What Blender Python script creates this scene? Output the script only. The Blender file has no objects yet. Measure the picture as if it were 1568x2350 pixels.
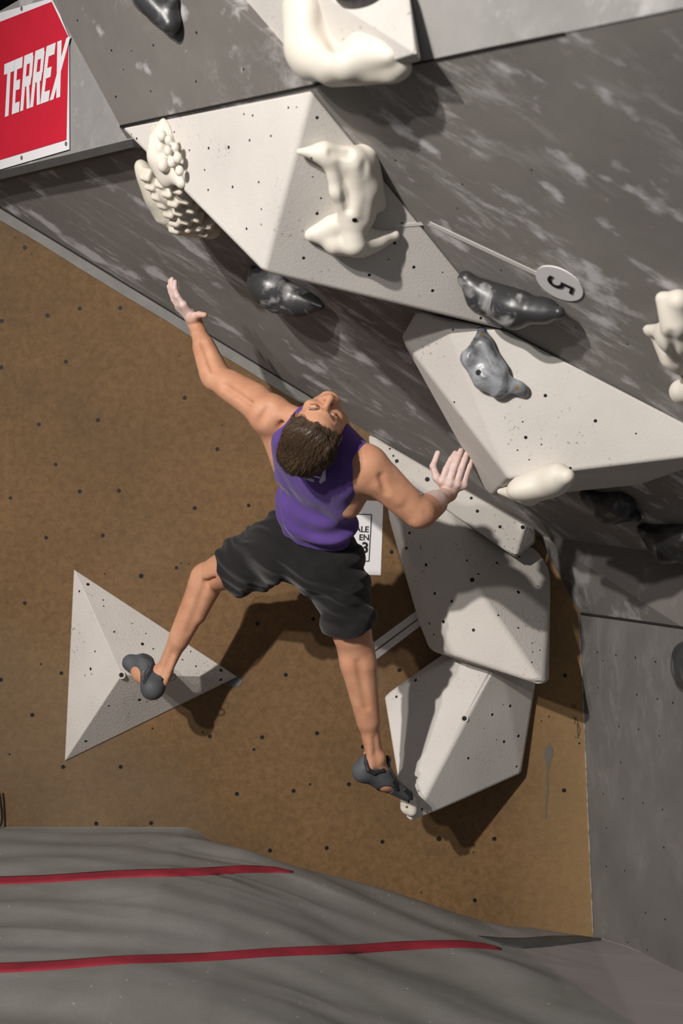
import bpy, bmesh, math, random
import numpy as np
from mathutils import Vector, Matrix, noise
from mathutils.bvhtree import BVHTree

random.seed(7)
rng = np.random.default_rng(7)
SC = bpy.context.scene
COL = SC.collection

# ------------------------------------------------------------------ camera
F_PX, CX, CY = 3300.0, 784.0, 1175.0
CAM = Vector((0.0, -5.5, 1.88))
PITCH = math.atan(155.0 / F_PX)
cam_data = bpy.data.cameras.new('camera')
cam = bpy.data.objects.new('camera', cam_data)
COL.objects.link(cam)
cam.location = CAM
cam.rotation_euler = (math.pi / 2 - PITCH, 0, 0)
cam_data.sensor_fit = 'HORIZONTAL'
cam_data.sensor_width = 36.0
cam_data.lens = F_PX / 1568.0 * 36.0
cam_data.clip_end = 100
cam_data.dof.use_dof = True
cam_data.dof.focus_distance = 4.85
cam_data.dof.aperture_fstop = 3.4
SC.camera = cam

# ------------------------------------------------------------------ world and lamps
world = bpy.data.worlds.new('world')
SC.world = world
world.use_nodes = True
bg = world.node_tree.nodes['Background']
bg.inputs[0].default_value = (0.92, 0.94, 1.0, 1)
bg.inputs[1].default_value = 0.20

AIM = Vector((0.40, -0.4, 1.50))
def spot(name, direction, dist, watts, radius, color, size=46, blend=1.0):
    d = Vector(direction).normalized()
    ld = bpy.data.lights.new(name, 'SPOT')
    ld.energy = watts
    ld.shadow_soft_size = radius
    ld.color = color
    ld.spot_size = math.radians(size)
    ld.spot_blend = blend
    o = bpy.data.objects.new(name, ld)
    COL.objects.link(o)
    o.location = AIM - d * dist
    o.rotation_euler = d.to_track_quat('-Z', 'Y').to_euler()
    return o
spot('hall_spotlight', (0.58, 1.0, -0.50), 8.5, 2350, 0.07, (1.0, 0.945, 0.885))
spot('hall_spotlight', (0.63, 1.0, -0.42), 8.5, 800, 0.09, (1.0, 0.945, 0.89))

SC.view_settings.view_transform = 'Standard'
SC.view_settings.look = 'None'
SC.view_settings.gamma = 1.0
SC.view_settings.exposure = 0.0
SC.view_settings.use_curve_mapping = False

# ------------------------------------------------------------------ pixel and plane helpers
FWD = Vector((0, math.cos(PITCH), -math.sin(PITCH)))
UPV = Vector((0, math.sin(PITCH), math.cos(PITCH)))
def ray(u, v):
    return Vector((1, 0, 0)) * ((u - CX) / F_PX) + UPV * (-(v - CY) / F_PX) + FWD
def J(u, v, h):
    """point seen at photo pixel (u, v), h metres in front of the back wall"""
    d = ray(u, v)
    return CAM + d * ((-h - CAM.y) / d.y)
class Plane:
    def __init__(s, p, n):
        s.p = Vector(p); s.n = Vector(n).normalized()
    def at(s, u, v, h=0.0):
        d = ray(u, v)
        q = s.p + s.n * h
        return CAM + d * ((q - CAM).dot(s.n) / d.dot(s.n))
def plane3(a, b, c):
    n = (b - a).cross(c - a).normalized()
    if n.dot(CAM - a) < 0: n = -n
    return Plane(a, n)

# ------------------------------------------------------------------ materials
def lin(c):
    c = c / 255.0
    return c / 12.92 if c <= 0.04045 else ((c + 0.055) / 1.055) ** 2.4
def rgb(r, g, b, k=1.0):
    return (lin(r) * k, lin(g) * k, lin(b) * k, 1)
MATS = {}
class NT:
    def __init__(s, name, rough=0.7, spec=0.3):
        m = bpy.data.materials.new(name); m.use_nodes = True
        s.m = m; s.t = m.node_tree; s.b = s.t.nodes['Principled BSDF']
        s.b.inputs['Roughness'].default_value = rough
        s.b.inputs['Specular IOR Level'].default_value = spec
        s.co = None
        MATS[name] = m
    def n(s, typ, **kw):
        x = s.t.nodes.new(typ)
        for k, v in kw.items(): setattr(x, k, v)
        return x
    def l(s, a, b): s.t.links.new(a, b)
    def coord(s, scale=(1, 1, 1), rot=(0, 0, 0)):
        if s.co is None: s.co = s.n('ShaderNodeTexCoord')
        mp = s.n('ShaderNodeMapping')
        mp.inputs['Scale'].default_value = scale
        mp.inputs['Rotation'].default_value = rot
        s.l(s.co.outputs['Object'], mp.inputs[0])
        return mp.outputs[0]
    def noise(s, scale, detail=4, rough=0.55, vec=None, dist=0.0):
        x = s.n('ShaderNodeTexNoise')
        x.inputs['Scale'].default_value = scale; x.inputs['Detail'].default_value = detail
        x.inputs['Roughness'].default_value = rough; x.inputs['Distortion'].default_value = dist
        s.l(vec if vec is not None else s.coord(), x.inputs['Vector'])
        return x.outputs['Fac']
    def ramp(s, fac, stops):
        x = s.n('ShaderNodeValToRGB')
        e = x.color_ramp.elements
        while len(e) < len(stops): e.new(0.5)
        for i, (p, c) in enumerate(stops):
            e[i].position = p
            e[i].color = c if isinstance(c, tuple) else (c, c, c, 1)
        s.l(fac, x.inputs[0]); return x.outputs[0]
    def mix(s, fac, a, b, mode='MIX'):
        x = s.n('ShaderNodeMix', data_type='RGBA', blend_type=mode)
        for sock, val in ((x.inputs[0], fac), (x.inputs[6], a), (x.inputs[7], b)):
            if isinstance(val, (int, float)): sock.default_value = val
            elif isinstance(val, tuple): sock.default_value = val
            else: s.l(val, sock)
        return x.outputs[2]
    def math(s, op, a, b=0.0):
        x = s.n('ShaderNodeMath', operation=op)
        for i, v in enumerate((a, b)):
            if isinstance(v, (int, float)): x.inputs[i].default_value = v
            else: s.l(v, x.inputs[i])
        return x.outputs[0]
    def color(s, c):
        if isinstance(c, tuple): s.b.inputs['Base Color'].default_value = c
        else: s.l(c, s.b.inputs['Base Color'])
    def bump(s, h, strength=0.3, dist=0.01):
        x = s.n('ShaderNodeBump')
        x.inputs['Strength'].default_value = strength; x.inputs['Distance'].default_value = dist
        s.l(h, x.inputs['Height']); s.l(x.outputs[0], s.b.inputs['Normal'])

def plain(name, c, rough=0.6, spec=0.3, var=0.0, bump=0.0, bscale=60, metal=0.0):
    t = NT(name, rough, spec)
    t.b.inputs['Metallic'].default_value = metal
    if var:
        f = t.noise(9, 5)
        d = tuple(x * (1 - var) for x in c[:3]) + (1,)
        t.color(t.mix(t.ramp(f, [(0.35, 0.0), (0.65, 1.0)]), c, d))
    else: t.color(c)
    if bump: t.bump(t.noise(bscale, 4), bump, 0.003)
    return t.m

def volume_mat(name, base, speck=0.5, grit=0.5):
    t = NT(name, 0.85, 0.2)
    big = t.noise(3.0, 5)
    c = t.mix(t.ramp(big, [(0.35, 0.0), (0.7, 1.0)]), base, tuple(x * 0.86 for x in base[:3]) + (1,))
    # tiny chips and pits
    sp = t.noise(95, 2, 0.5)
    zone = t.noise(4.2, 2, 0.5)
    msk = t.math('MULTIPLY', t.ramp(sp, [(0.66, 0.0), (0.70, 1.0)]), t.ramp(zone, [(0.50, 0.0), (0.62, 1.0)]))
    c = t.mix(t.math('MULTIPLY', msk, speck), c, rgb(78, 64, 52))
    t.color(c)
    t.bump(t.noise(150, 3, 0.6), grit, 0.0022)
    return t.m
WHITE = volume_mat('white_textured_paint', (0.60, 0.570, 0.535, 1), 0.5, 0.40)
WHITE_ROUGH = volume_mat('white_sandy_paint', (0.58, 0.545, 0.505, 1), 0.8, 0.9)

# particle board
t = NT('brown_fibre_board', 0.75, 0.25)
f1 = t.noise(1.3, 4, 0.6); f2 = t.noise(34, 9, 0.75, dist=0.5); f3 = t.noise(0.8, 3, 0.5)
c = t.mix(t.ramp(f1, [(0.3, 0.0), (0.7, 1.0)]), rgb(125, 96, 62), rgb(97, 76, 53))
c = t.mix(t.ramp(f2, [(0.40, 0.0), (0.62, 0.5)]), c, rgb(78, 57, 38))
c = t.mix(t.ramp(f3, [(0.50, 0.0), (0.72, 0.35)]), c, rgb(125, 112, 95))
sp = t.ramp(t.noise(42, 4, 0.75, dist=3.0), [(0.60, 0.0), (0.72, 0.30)])
c = t.mix(sp, c, rgb(168, 132, 86))
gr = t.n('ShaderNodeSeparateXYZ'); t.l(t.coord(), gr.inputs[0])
edge = t.ramp(t.math('ADD', t.math('MULTIPLY', gr.outputs[0], 1.0), 0.0), [(0.60, 0.0), (0.98, 0.30)])  # board painted lighter to the right, standing in for stronger light there
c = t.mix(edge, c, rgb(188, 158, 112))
t.color(c)
t.bump(t.math('ADD', f2, t.noise(120, 4, 0.6)), 0.28, 0.003)
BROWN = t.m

def grey_wall(name, base, streak=(6, 1.0, 1), rot=0.0, amount=1.0, patch=1.0):
    t = NT(name, 0.78, 0.25)
    f1 = t.noise(2.2, 6, 0.62)
    c = t.mix(t.ramp(f1, [(0.32, 0.0), (0.7, 1.0)]), base, tuple(x * 0.72 for x in base[:3]) + (1,))
    v = t.coord(streak, (0, 0, rot))
    s1 = t.ramp(t.noise(4.0, 9, 0.75, vec=v, dist=0.4), [(0.51, 0.0), (0.64, 1.0)])
    s2 = t.ramp(t.noise(1.5, 3, 0.5), [(0.42, 0.0), (0.60, 1.0)])
    msk = t.math('MULTIPLY', t.math('MULTIPLY', s1, s2), 0.75 * amount)
    c = t.mix(msk, c, rgb(205, 203, 202))
    v2 = t.coord(tuple(1 + (x - 1) * 0.3 for x in streak), (0, 0, rot))
    s3 = t.ramp(t.noise(4.3, 6, 0.55, vec=v2), [(0.575, 0.0), (0.65, 1.0)])
    c = t.mix(t.math('MULTIPLY', s3, 0.92 * patch), c, rgb(198, 196, 198))
    s4 = t.ramp(t.noise(38, 2, 0.5), [(0.75, 0.0), (0.79, 1.0)])
    c = t.mix(t.math('MULTIPLY', s4, 0.5), c, rgb(196, 178, 150))
    t.color(c)
    t.bump(t.noise(160, 3, 0.6), 0.2, 0.002)
    return t.m
G_OVER = grey_wall('grey_overhang_paint', (0.255, 0.238, 0.222, 1), (1.0, 3.2, 1), -0.12, 1.15, 1.0)
G_PANEL = grey_wall('grey_panel_paint', (0.175, 0.162, 0.150, 1), (1.6, 1.6, 1), 0.0, 0.6, 0.7)
G_LIGHT = grey_wall('light_grey_panel_paint', (0.285, 0.278, 0.27, 1), (2, 2, 1), 0.0, 0.4, 0.5)
G_SIDE = grey_wall('grey_side_wall_paint', (0.150, 0.141, 0.134, 1), (3, 1, 1), 0.0, 0.12, 0.04)
G_LOW = grey_wall('grey_lower_panel_paint', (0.165, 0.152, 0.143, 1), (2.5, 1.5, 1), 0.0, 0.35, 0.3)
BLACK_GAP = plain('black_gap', rgb(38, 35, 33), 0.8, 0.2)
STRIP = plain('grey_trim_paint', rgb(128, 126, 122), 0.7, 0.3, 0.25, 0.3, 90)
HOLE = plain('hole_black', rgb(14, 15, 17), 0.6, 0.3)
NUT = plain('steel_tnut', rgb(120, 125, 125), 0.4, 0.5, metal=0.7)
CREAM = plain('cream_resin', (0.70, 0.655, 0.575, 1), 0.52, 0.35, 0.06)
CREAM2 = plain('cream_resin_worn', (0.62, 0.575, 0.49, 1), 0.5, 0.4, 0.12, 0.1, 40)
def black_hold_mat(name, chalk, lo=0.5, base=(0.035, 0.036, 0.038, 1), chalkc=(0.42, 0.42, 0.43, 1)):
    t = NT(name, 0.38, 0.5)
    f = t.noise(11, 5, 0.55, dist=0.8)
    t.color(t.mix(t.math('MULTIPLY', t.ramp(f, [(lo, 0.0), (lo + 0.2, 1.0)]), chalk), base, chalkc))
    t.bump(t.noise(70, 3), 0.15, 0.003)
    return t.m
BLK = black_hold_mat('black_resin', 0.35, 0.55)
BLK_CH = black_hold_mat('black_resin_chalked', 0.9, 0.47)
BLK_GREY = black_hold_mat('grey_chalked_resin', 0.95, 0.36, (0.05, 0.052, 0.055, 1), (0.30, 0.31, 0.33, 1))
BRASS = plain('brass_screw', rgb(190, 150, 60), 0.35, 0.5, metal=0.8)
TAPE = plain('white_tape', (0.62, 0.60, 0.57, 1), 0.55, 0.3)
PAPER = plain('white_paper', (0.70, 0.69, 0.70, 1), 0.5, 0.3)
INK = plain('black_ink', rgb(22, 22, 24), 0.5, 0.3)
RED = plain('red_banner_vinyl', rgb(196, 34, 54), 0.42, 0.35, 0.08)
BWHITE = plain('white_banner_print', rgb(222, 220, 224), 0.42, 0.35)
STEEL = plain('brushed_steel', rgb(170, 168, 160), 0.3, 0.5, metal=0.9)
ROPE = plain('dark_cord', rgb(38, 32, 26), 0.8, 0.2)
DRIP = plain('grey_paint_drip', rgb(98, 92, 86), 0.6, 0.3)

# ------------------------------------------------------------------ object helpers
def tag(o, label=None, cat=None, group=None, kind=None):
    if label: o['label'] = label
    if cat: o['category'] = cat
    if group: o['group'] = group
    if kind: o['kind'] = kind
    return o
def link(name, me, mat=None, parent=None, M=None):
    """link mesh; M is its world matrix"""
    o = bpy.data.objects.new(name, me)
    COL.objects.link(o)
    if mat and not me.materials: me.materials.append(mat)
    M = M or Matrix.Identity(4)
    if parent:
        o.parent = parent
        o.matrix_local = WM[parent.name].inverted() @ M
    else: o.matrix_local = M
    WM[o.name] = M.copy()
    return o
WM = {}
def frame(origin, z, xhint=Vector((1, 0, 0))):
    z = Vector(z).normalized()
    x = (Vector(xhint) - z * Vector(xhint).dot(z)).normalized()
    y = z.cross(x)
    M = Matrix((x, y, z)).transposed().to_4x4()
    M.translation = origin
    return M
def localise(bm, M):
    bm.transform(M.inverted())
def finish(bm, name, mat, parent=None, M=None, smooth=False):
    M = M or Matrix.Identity(4)
    localise(bm, M)
    bmesh.ops.recalc_face_normals(bm, faces=bm.faces)
    me = bpy.data.meshes.new(name)
    bm.to_mesh(me); bm.free()
    if smooth:
        me.polygons.foreach_set('use_smooth', [True] * len(me.polygons))
    return link(name, me, mat, parent, M)
def prism(name, pts, n, thick, mat, parent=None, xhint=(1, 0, 0), bevel=0.0, org=None):
    """flat polygon pts (world), extruded thick metres away from n (its front stays in place)"""
    n = Vector(n).normalized()
    bm = bmesh.new()
    f = [bm.verts.new(p) for p in pts]
    b = [bm.verts.new(p - n * thick) for p in pts]
    bm.faces.new(f); bm.faces.new(b[::-1])
    k = len(pts)
    for i in range(k): bm.faces.new((f[i], b[i], b[(i + 1) % k], f[(i + 1) % k]))
    if bevel: bmesh.ops.bevel(bm, geom=list(bm.edges), offset=bevel, segments=2, affect='EDGES', profile=0.5)
    o = org if org is not None else sum((Vector(p) for p in pts), Vector()) / k
    return finish(bm, name, mat, parent, frame(o, n, xhint))
def hull(name, pts, n, mat, bevel=0.012, xhint=(1, 0, 0), org=None, segs=3):
    bm = bmesh.new()
    for p in pts: bm.verts.new(p)
    r = bmesh.ops.convex_hull(bm, input=bm.verts)
    junk = [g for g in r['geom_interior'] if isinstance(g, bmesh.types.BMVert)]
    if junk: bmesh.ops.delete(bm, geom=junk, context='VERTS')
    bmesh.ops.dissolve_limit(bm, angle_limit=math.radians(3), verts=bm.verts, edges=bm.edges)
    bmesh.ops.recalc_face_normals(bm, faces=bm.faces)
    if bevel: bmesh.ops.bevel(bm, geom=list(bm.edges), offset=bevel, segments=segs, affect='EDGES', profile=0.5, clamp_overlap=True)
    o = org if org is not None else sum((Vector(p) for p in pts), Vector()) / len(pts)
    return finish(bm, name, mat, None, frame(o, n, xhint))
BVH = {}
def cast(o, u, v):
    """photo pixel -> (point, normal) on object o"""
    if o.name not in BVH:
        M = WM[o.name]
        BVH[o.name] = BVHTree.FromPolygons([M @ x.co for x in o.data.vertices], [tuple(p.vertices) for p in o.data.polygons])
    d = ray(u, v).normalized()
    loc, nor, i, dist = BVH[o.name].ray_cast(CAM, d)
    if loc is None: return None, None
    if nor.dot(d) > 0: nor = -nor
    return loc, nor
def disc_mesh(name, r, depth, seg=14, ring=None):
    bm = bmesh.new()
    bmesh.ops.create_cone(bm, cap_ends=True, segments=seg, radius1=r, radius2=r * 0.93, depth=depth)
    me = bpy.data.meshes.new(name); bm.to_mesh(me); bm.free()
    return me
HOLE_ME = disc_mesh('bolt_hole', 1.0, 0.16)
HOLE_ME.materials.append(HOLE)
def ring_mesh(name, ri, ro, depth, seg=18):
    bm = bmesh.new()
    L = []
    for r, z in ((ri, 0), (ri, depth), (ro, depth), (ro, 0)):
        L.append([bm.verts.new((r * math.cos(a * 2 * math.pi / seg), r * math.sin(a * 2 * math.pi / seg), z)) for a in range(seg)])
    for k in range(4):
        A, B = L[k], L[(k + 1) % 4]
        for a in range(seg): bm.faces.new((A[a], A[(a + 1) % seg], B[(a + 1) % seg], B[a]))
    bmesh.ops.recalc_face_normals(bm, faces=bm.faces)
    me = bpy.data.meshes.new(name); bm.to_mesh(me); bm.free(); return me
RING_ME = ring_mesh('washer', 1.0, 1.6, 0.15)
RING_ME.materials.append(plain('painted_washer', rgb(196, 190, 182), .6, .3))
def holes(parent, uvs, px=5.0):
    for q in uvs:
        u, v = q[0], q[1]
        r = q[2] if len(q) > 2 else px
        p, n = cast(parent, u, v)
        if p is None: continue
        rad = r / F_PX * (p - CAM).length
        M = frame(p, n) @ Matrix.Diagonal((rad, rad, rad * 0.6, 1))
        link('bolt_hole', HOLE_ME, None, parent, M)
def washer(parent, u, v, r=6):
    p, n = cast(parent, u, v)
    if p is None: return
    n = (n + Vector((0, -0.6, 0))).normalized()
    rad = r / F_PX * (p - CAM).length
    link('washer', RING_ME, None, parent, frame(p + n * 0.001, n) @ Matrix.Diagonal((rad, rad, rad, 1)))
    link('bolt_hole', HOLE_ME, None, parent, frame(p + n * 0.001, n) @ Matrix.Diagonal((rad, rad, rad * .8, 1)))

# ------------------------------------------------------------------ planes of the place
BACK = Plane((0, 0, 0), (0, -1, 0))
Ldir = (J(870, 1008, 0) - J(0, 478, 0)).normalized()
On = Vector((-0.49, -0.36, -0.79)); On = (On - Ldir * On.dot(Ldir)).normalized()
if On.dot(CAM - J(870, 1008, 0)) < 0: On = -On
O = Plane(J(870, 1008, 0), On)
sdir = (O.at(1295, 75) - O.at(745, 190)).normalized()

# brown back wall
back_pts = [Vector((-3.4, 0, -0.25)), Vector((0.972, 0, -0.25)), J(1363, 2147, 0), J(1340, 1600, 0), J(1330, 1405, 0),
            J(1290, 1300, 0), J(1232, 1215, 0), J(1232, 1180, 0), J(1232, 700, 0), Vector((-3.4, 0, 3.6))]
back_pts[7:9] = [J(1180, 1190, 0), J(-120, 395, 0)]
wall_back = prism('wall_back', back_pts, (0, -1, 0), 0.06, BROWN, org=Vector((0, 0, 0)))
tag(wall_back, kind='structure')
holes(wall_back, [(57, 568), (109, 724), (183, 708), (276, 707), (151, 830), (4, 737), (3, 843), (424, 913), (225, 964), (89, 974, 4.5),
    (499, 1031), (128, 1066, 4.5), (24, 1143, 4), (183, 1128), (273, 1126), (447, 1166), (571, 1160, 4.5), (106, 1234, 4.5), (236, 1229), (57, 1384, 4.5),
    (324, 1322, 6), (405, 1303, 4), (591, 1431), (719, 1421), (141, 1545, 4.5), (2, 1560, 5), (74, 1641), (145, 1760), (277, 1760), (221, 1890), (347, 1889),
    (482, 1690), (602, 1692), (656, 1549), (789, 1536), (917, 1538), (544, 1822), (674, 1815), (728, 1683), (801, 1800), (833, 1714),
    (750, 1946), (878, 1932), (620, 1952), (957, 2073), (1090, 2066), (1135, 1925), (1008, 1925, 6), (1295, 1814), (1297, 1550), (899, 1267), (583, 1720, 3.5), (712, 1800, 3)], 5.0)
holes(wall_back, [(35, 545, 2), (72, 583, 2), (179, 605, 2), (192, 611, 2), (412, 817, 2), (464, 865, 2), (540, 935, 2), (510, 976, 2), (540, 1294, 2), (416, 1293, 2), (240, 1317, 2.2), (434, 1294, 2), (94, 1524, 2.6), (22, 1731, 2.4), (1260, 1645, 2), (1243, 1655, 2), (350, 1672, 2.5), (465, 1680, 2.5), (1087, 1956, 2), (967, 2048, 2), (1330, 1706, 2.5)], 2.2)

# side wall on the right, lower grey panel above it
Spl = plane3(J(1363, 2147, 0), J(1330, 1405, 0), CAM + ray(1568, 2235) * 5.106)
def far(pl, u, v): return pl.at(u, v)
sp = [J(1330, 1405, 0), Spl.at(1568, 1440), Spl.at(1900, 1489), Spl.at(1900, 2420), Spl.at(1568, 2262), Spl.at(1363, 2175)]
wall_right = prism('wall_right', [sp[0], sp[1], sp[2], sp[3], sp[4], sp[5]], Spl.n, 0.05, G_SIDE, xhint=(0.5, -0.85, 0), org=sp[0])
tag(wall_right, kind='structure')
qp = [J(1232, 1225, 0), O.at(1568, 1275), O.at(1900, 1309), Spl.at(1900, 1489), Spl.at(1568, 1440), J(1330, 1405, 0)]
bm = bmesh.new()
vs = [bm.verts.new(p) for p in qp] + [bm.verts.new(p + Vector((0.05, 0.08, 0.0))) for p in qp]
for a, b, c, d in ((0, 1, 4, 5), (1, 2, 3, 4)):
    bm.faces.new((vs[a], vs[b], vs[c], vs[d])); bm.faces.new((vs[a + 6], vs[b + 6], vs[c + 6], vs[d + 6]))
for a in range(6): bm.faces.new((vs[a], vs[(a + 1) % 6], vs[(a + 1) % 6 + 6], vs[a + 6]))
nq = plane3(qp[0], qp[1], qp[5]).n
wall_lower = finish(bm, 'wall_lower_right', G_LOW, None, frame(qp[0], nq))
tag(wall_lower, kind='structure')
holes(wall_right, [(1371, 1497, 2.5), (1384, 1516, 2), (1414, 1504, 2.5), (1459, 1509, 2.5), (1505, 1519, 2.5), (1373, 1578, 2), (1462, 1594, 2.5), (1509, 1604, 2.5), (1421, 1667, 2.2), (1425, 1750, 2.2), (1466, 1674, 2.2), (1514, 1689, 2.2), (1385, 1822, 2), (1430, 1833, 2.2), (1476, 1843, 2.2), (1521, 1858, 2.2), (1392, 1989, 2.2), (1434, 1998, 2), (1524, 1945, 2.5), (1482, 2095, 2.2), (1527, 2110, 2.4), (1440, 2163, 2), (1486, 2180, 2), (1545, 1613, 2.5), (1392, 1900, 2)], 2.2)

# big overhang
seamR = lambda u: 75 + (1295 - u) * 0.21
op = [J(-86, 426, 0), J(1232, 1229, 0), O.at(1568, 1275), O.at(1900, 1309), O.at(1900, -52), O.at(1295, 75), O.at(745, 190), O.at(275, 293), O.at(300, 330), O.at(0, 408)]
wall_over = prism('wall_overhang', op, O.n, 0.05, G_OVER, xhint=Ldir, org=O.at(784, 600))
tag(wall_over, kind='structure')
holes(wall_over, [(748, 225, 0)], 1)

# trims along the diagonal joint
def strip_on(name, pl, uvs, width_px, thick, mat, h0=0.0, parent=None):
    """band following the pixel polyline uvs, on plane pl"""
    out = []
    for i, (u, v) in enumerate(uvs):
        a = Vector(uvs[max(i - 1, 0)]); b = Vector(uvs[min(i + 1, len(uvs) - 1)])
        d = (b - a).normalized(); nrm = Vector((-d.y, d.x))
        w = width_px if not isinstance(width_px, (list, tuple)) else width_px[i]
        out.append((pl.at(u - nrm.x * w / 2, v - nrm.y * w / 2, h0 + thick), pl.at(u + nrm.x * w / 2, v + nrm.y * w / 2, h0 + thick)))
    bm = bmesh.new()
    rows = []
    for A, B in out:
        rows.append([bm.verts.new(A), bm.verts.new(B), bm.verts.new(B - pl.n * thick), bm.verts.new(A - pl.n * thick)])
    for i in range(len(rows) - 1):
        for k in range(4):
            bm.faces.new((rows[i][k], rows[i][(k + 1) % 4], rows[i + 1][(k + 1) % 4], rows[i + 1][k]))
    bm.faces.new(rows[0]); bm.faces.new(rows[-1][::-1])
    c = (out[0][0] + out[-1][1]) / 2
    return finish(bm, name, mat, parent, frame(c, pl.n))
n_ = 14
lp = [(-80 + (1225 + 80) * i / n_, 478 + 0.609 * (-80 + (1225 + 80) * i / n_)) for i in range(n_ + 1)]
jit = [0, 2, -2, 1, 2, -1, 3, 0, 2, -2, 1, 0, 1, 0, 0]
tag(strip_on('trim_1', BACK, [(u - 5, v + 9) for (u, v) in lp[:10]], [24 + j for j in jit[:10]], 0.012, STRIP), kind='structure')
tag(strip_on('trim_2', BACK, [(u, v - 5) for (u, v) in lp[:10]], 9, 0.016, BLACK_GAP), kind='structure')

# upper walls: light panel with the banner, dark panel, far right light panel
A0, A1 = O.at(0, 403), O.at(300, 325)
adir = (A1 - A0); adir.z = 0; adir.normalize()
An = Vector((adir.y, -adir.x, 0))
if An.dot(CAM - A0) < 0: An = -An
An = (An + Vector((0, 0, -0.02))).normalized()
AP = Plane(A0 + An * 0.01, An)
wall_left = prism('wall_upper_left', [AP.at(-260, 440), AP.at(-260, 62), AP.at(0, 25), AP.at(60, -10), AP.at(200, -60), AP.at(420, 40), AP.at(420, 290), AP.at(300, 325), AP.at(0, 402)], An, 0.04, G_LIGHT, xhint=adir, org=A0)
tag(wall_left, kind='structure')
tag(strip_on('trim_3', AP, [(-200, 458), (0, 402), (150, 366), (305, 328)], 19, 0.03, plain('dark_gap_trim', rgb(62, 60, 59), 0.6, 0.4, 0.2), 0.0), kind='structure')  # dark strip standing in for the shadowed gap under the banner panel
c0, c1 = O.at(275, 290), O.at(745, 190)
CP = plane3(c0, c1, CAM + ray(120, 0) * 4.45)
wall_upper = prism('wall_upper_middle', [CP.at(275, 290), CP.at(745, 190), CP.at(380, -120), CP.at(60, -110), CP.at(120, 0)], CP.n, 0.22, G_PANEL, xhint=sdir, org=c0, bevel=0.004)
tag(wall_upper, kind='structure')
e0, e1 = O.at(745, 190), O.at(1295, 75)
En = Vector((sdir.y, -sdir.x, 0))
if En.dot(CAM - e0) < 0: En = -En
EP = Plane(e0, (En + Vector((0, 0, 0.05))).normalized())
wall_ur = prism('wall_upper_right', [EP.at(740, 192), EP.at(1295, 75), EP.at(1900, -52), EP.at(1900, -500), EP.at(560, -200)], EP.n, 0.05, G_LIGHT, xhint=sdir, org=e0)
tag(wall_ur, kind='structure')
holes(wall_upper, [(256, 116, 3), (451, 75, 3.5), (352, 104, 3), (302, 117, 2), (559, 159, 3), (450, 187, 3), (346, 209, 2.6), (283, 160, 2), (178, 47, 2.5), (266, 222, 3), (240, 250, 2)], 3)
holes(wall_over, [(845, 264, 2.5), (962, 345, 2.5), (908, 368, 3), (1061, 423, 3), (1220, 390, 3), (1275, 570, 2), (1150, 620, 2.5), (1050, 478, 2), (1322, 752, 2.5), (980, 730, 0), (770, 960, 2), (800, 873, 2), (1440, 790, 2.5)], 2.5)
chip_pts = []
rc = random.Random(3)
for v0 in range(1415, 2145, 9):
    u0 = float(np.interp(v0, [1405, 1600, 2147], [1330, 1340, 1363]))
    w = rc.uniform(1.0, 3.2) if rc.random() < .72 else .6
    chip_pts.append((u0 - 1.5, v0, w))
tag(strip_on('trim_7', BACK, [(a, b) for a, b, c in chip_pts], [c for a, b, c in chip_pts], 0.004, plain('chipped_edge', rgb(170, 160, 148), .8, .2, .3)), kind='structure')
tag(strip_on('trim_4', O, [(275, 291), (500, 243), (745, 191)], 4, 0.003, BLACK_GAP), kind='structure')  # thin dark strip drawn in place of the shadow in the seam
tag(strip_on('trim_5', O, [(945, 149), (1120, 112), (1295, 77)], 4, 0.003, BLACK_GAP), kind='structure')
tag(strip_on('trim_6', Spl, [(1332, 1408), (1450, 1424), (1568, 1441), (1700, 1460)], 4, 0.008, BLACK_GAP), kind='structure')

# black drape added to keep the hall dark above the banner panel
dr = AP.p - An * 1.2
backdrop = prism('wall_dark_backdrop', [Vector((-6, 1.2, 2.0)), Vector((3, 1.2, 2.0)), Vector((3, 1.2, 6)), Vector((-6, 1.2, 6))], (0, -1, 0), 0.05, plain('black_backdrop', rgb(30, 27, 26), 0.9, 0.1))
tag(backdrop, kind='structure')

# hall floor beneath the mats
bm = bmesh.new()
bmesh.ops.create_cube(bm, size=1)
for v in bm.verts: v.co = Vector((v.co.x * 9, -3.2 + v.co.y * 8, -0.30 + v.co.z * 0.1))
tag(finish(bm, 'floor', plain('hall_floor', rgb(90, 88, 84), 0.8, 0.2, 0.2)), kind='structure')

# ------------------------------------------------------------------ crash mat
PX = [-3.0, -0.6, -0.37, -0.14, 0.10, 0.36, 0.53, 0.75, 0.95, 1.6, 3.0]
PZ = [0.405, 0.402, 0.368, 0.305, 0.225, 0.145, 0.098, 0.045, 0.012, 0.0, 0.0]
def sm(x): x = min(max(x, 0.0), 1.0); return x * x * (3 - 2 * x)
def fold(x, y):
    """long cross folds of the cover"""
    w = 0.0
    for k, (a, fx, fy, ph) in enumerate(((0.022, 1.2, 2.6, 0.3), (0.014, 2.4, 6.5, 2.1), (0.0045, 1.5, 7.0, 4.0))):
        n = noise.noise(Vector((x * fx + ph, y * fy + x * fx * 0.35, k * 3.1)))
        w += a * (math.exp(-(n / 0.10) ** 2) * sm(noise.noise(Vector((x * 1.3, y * 1.7, 9))) * 2 + .5) if k == 2 else n * 1.6)
    return w * (0.35 + 0.65 * sm((y + 2.4) / 1.2)) * (0.25 + 0.75 * sm((0.95 - x) / 0.5))
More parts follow.
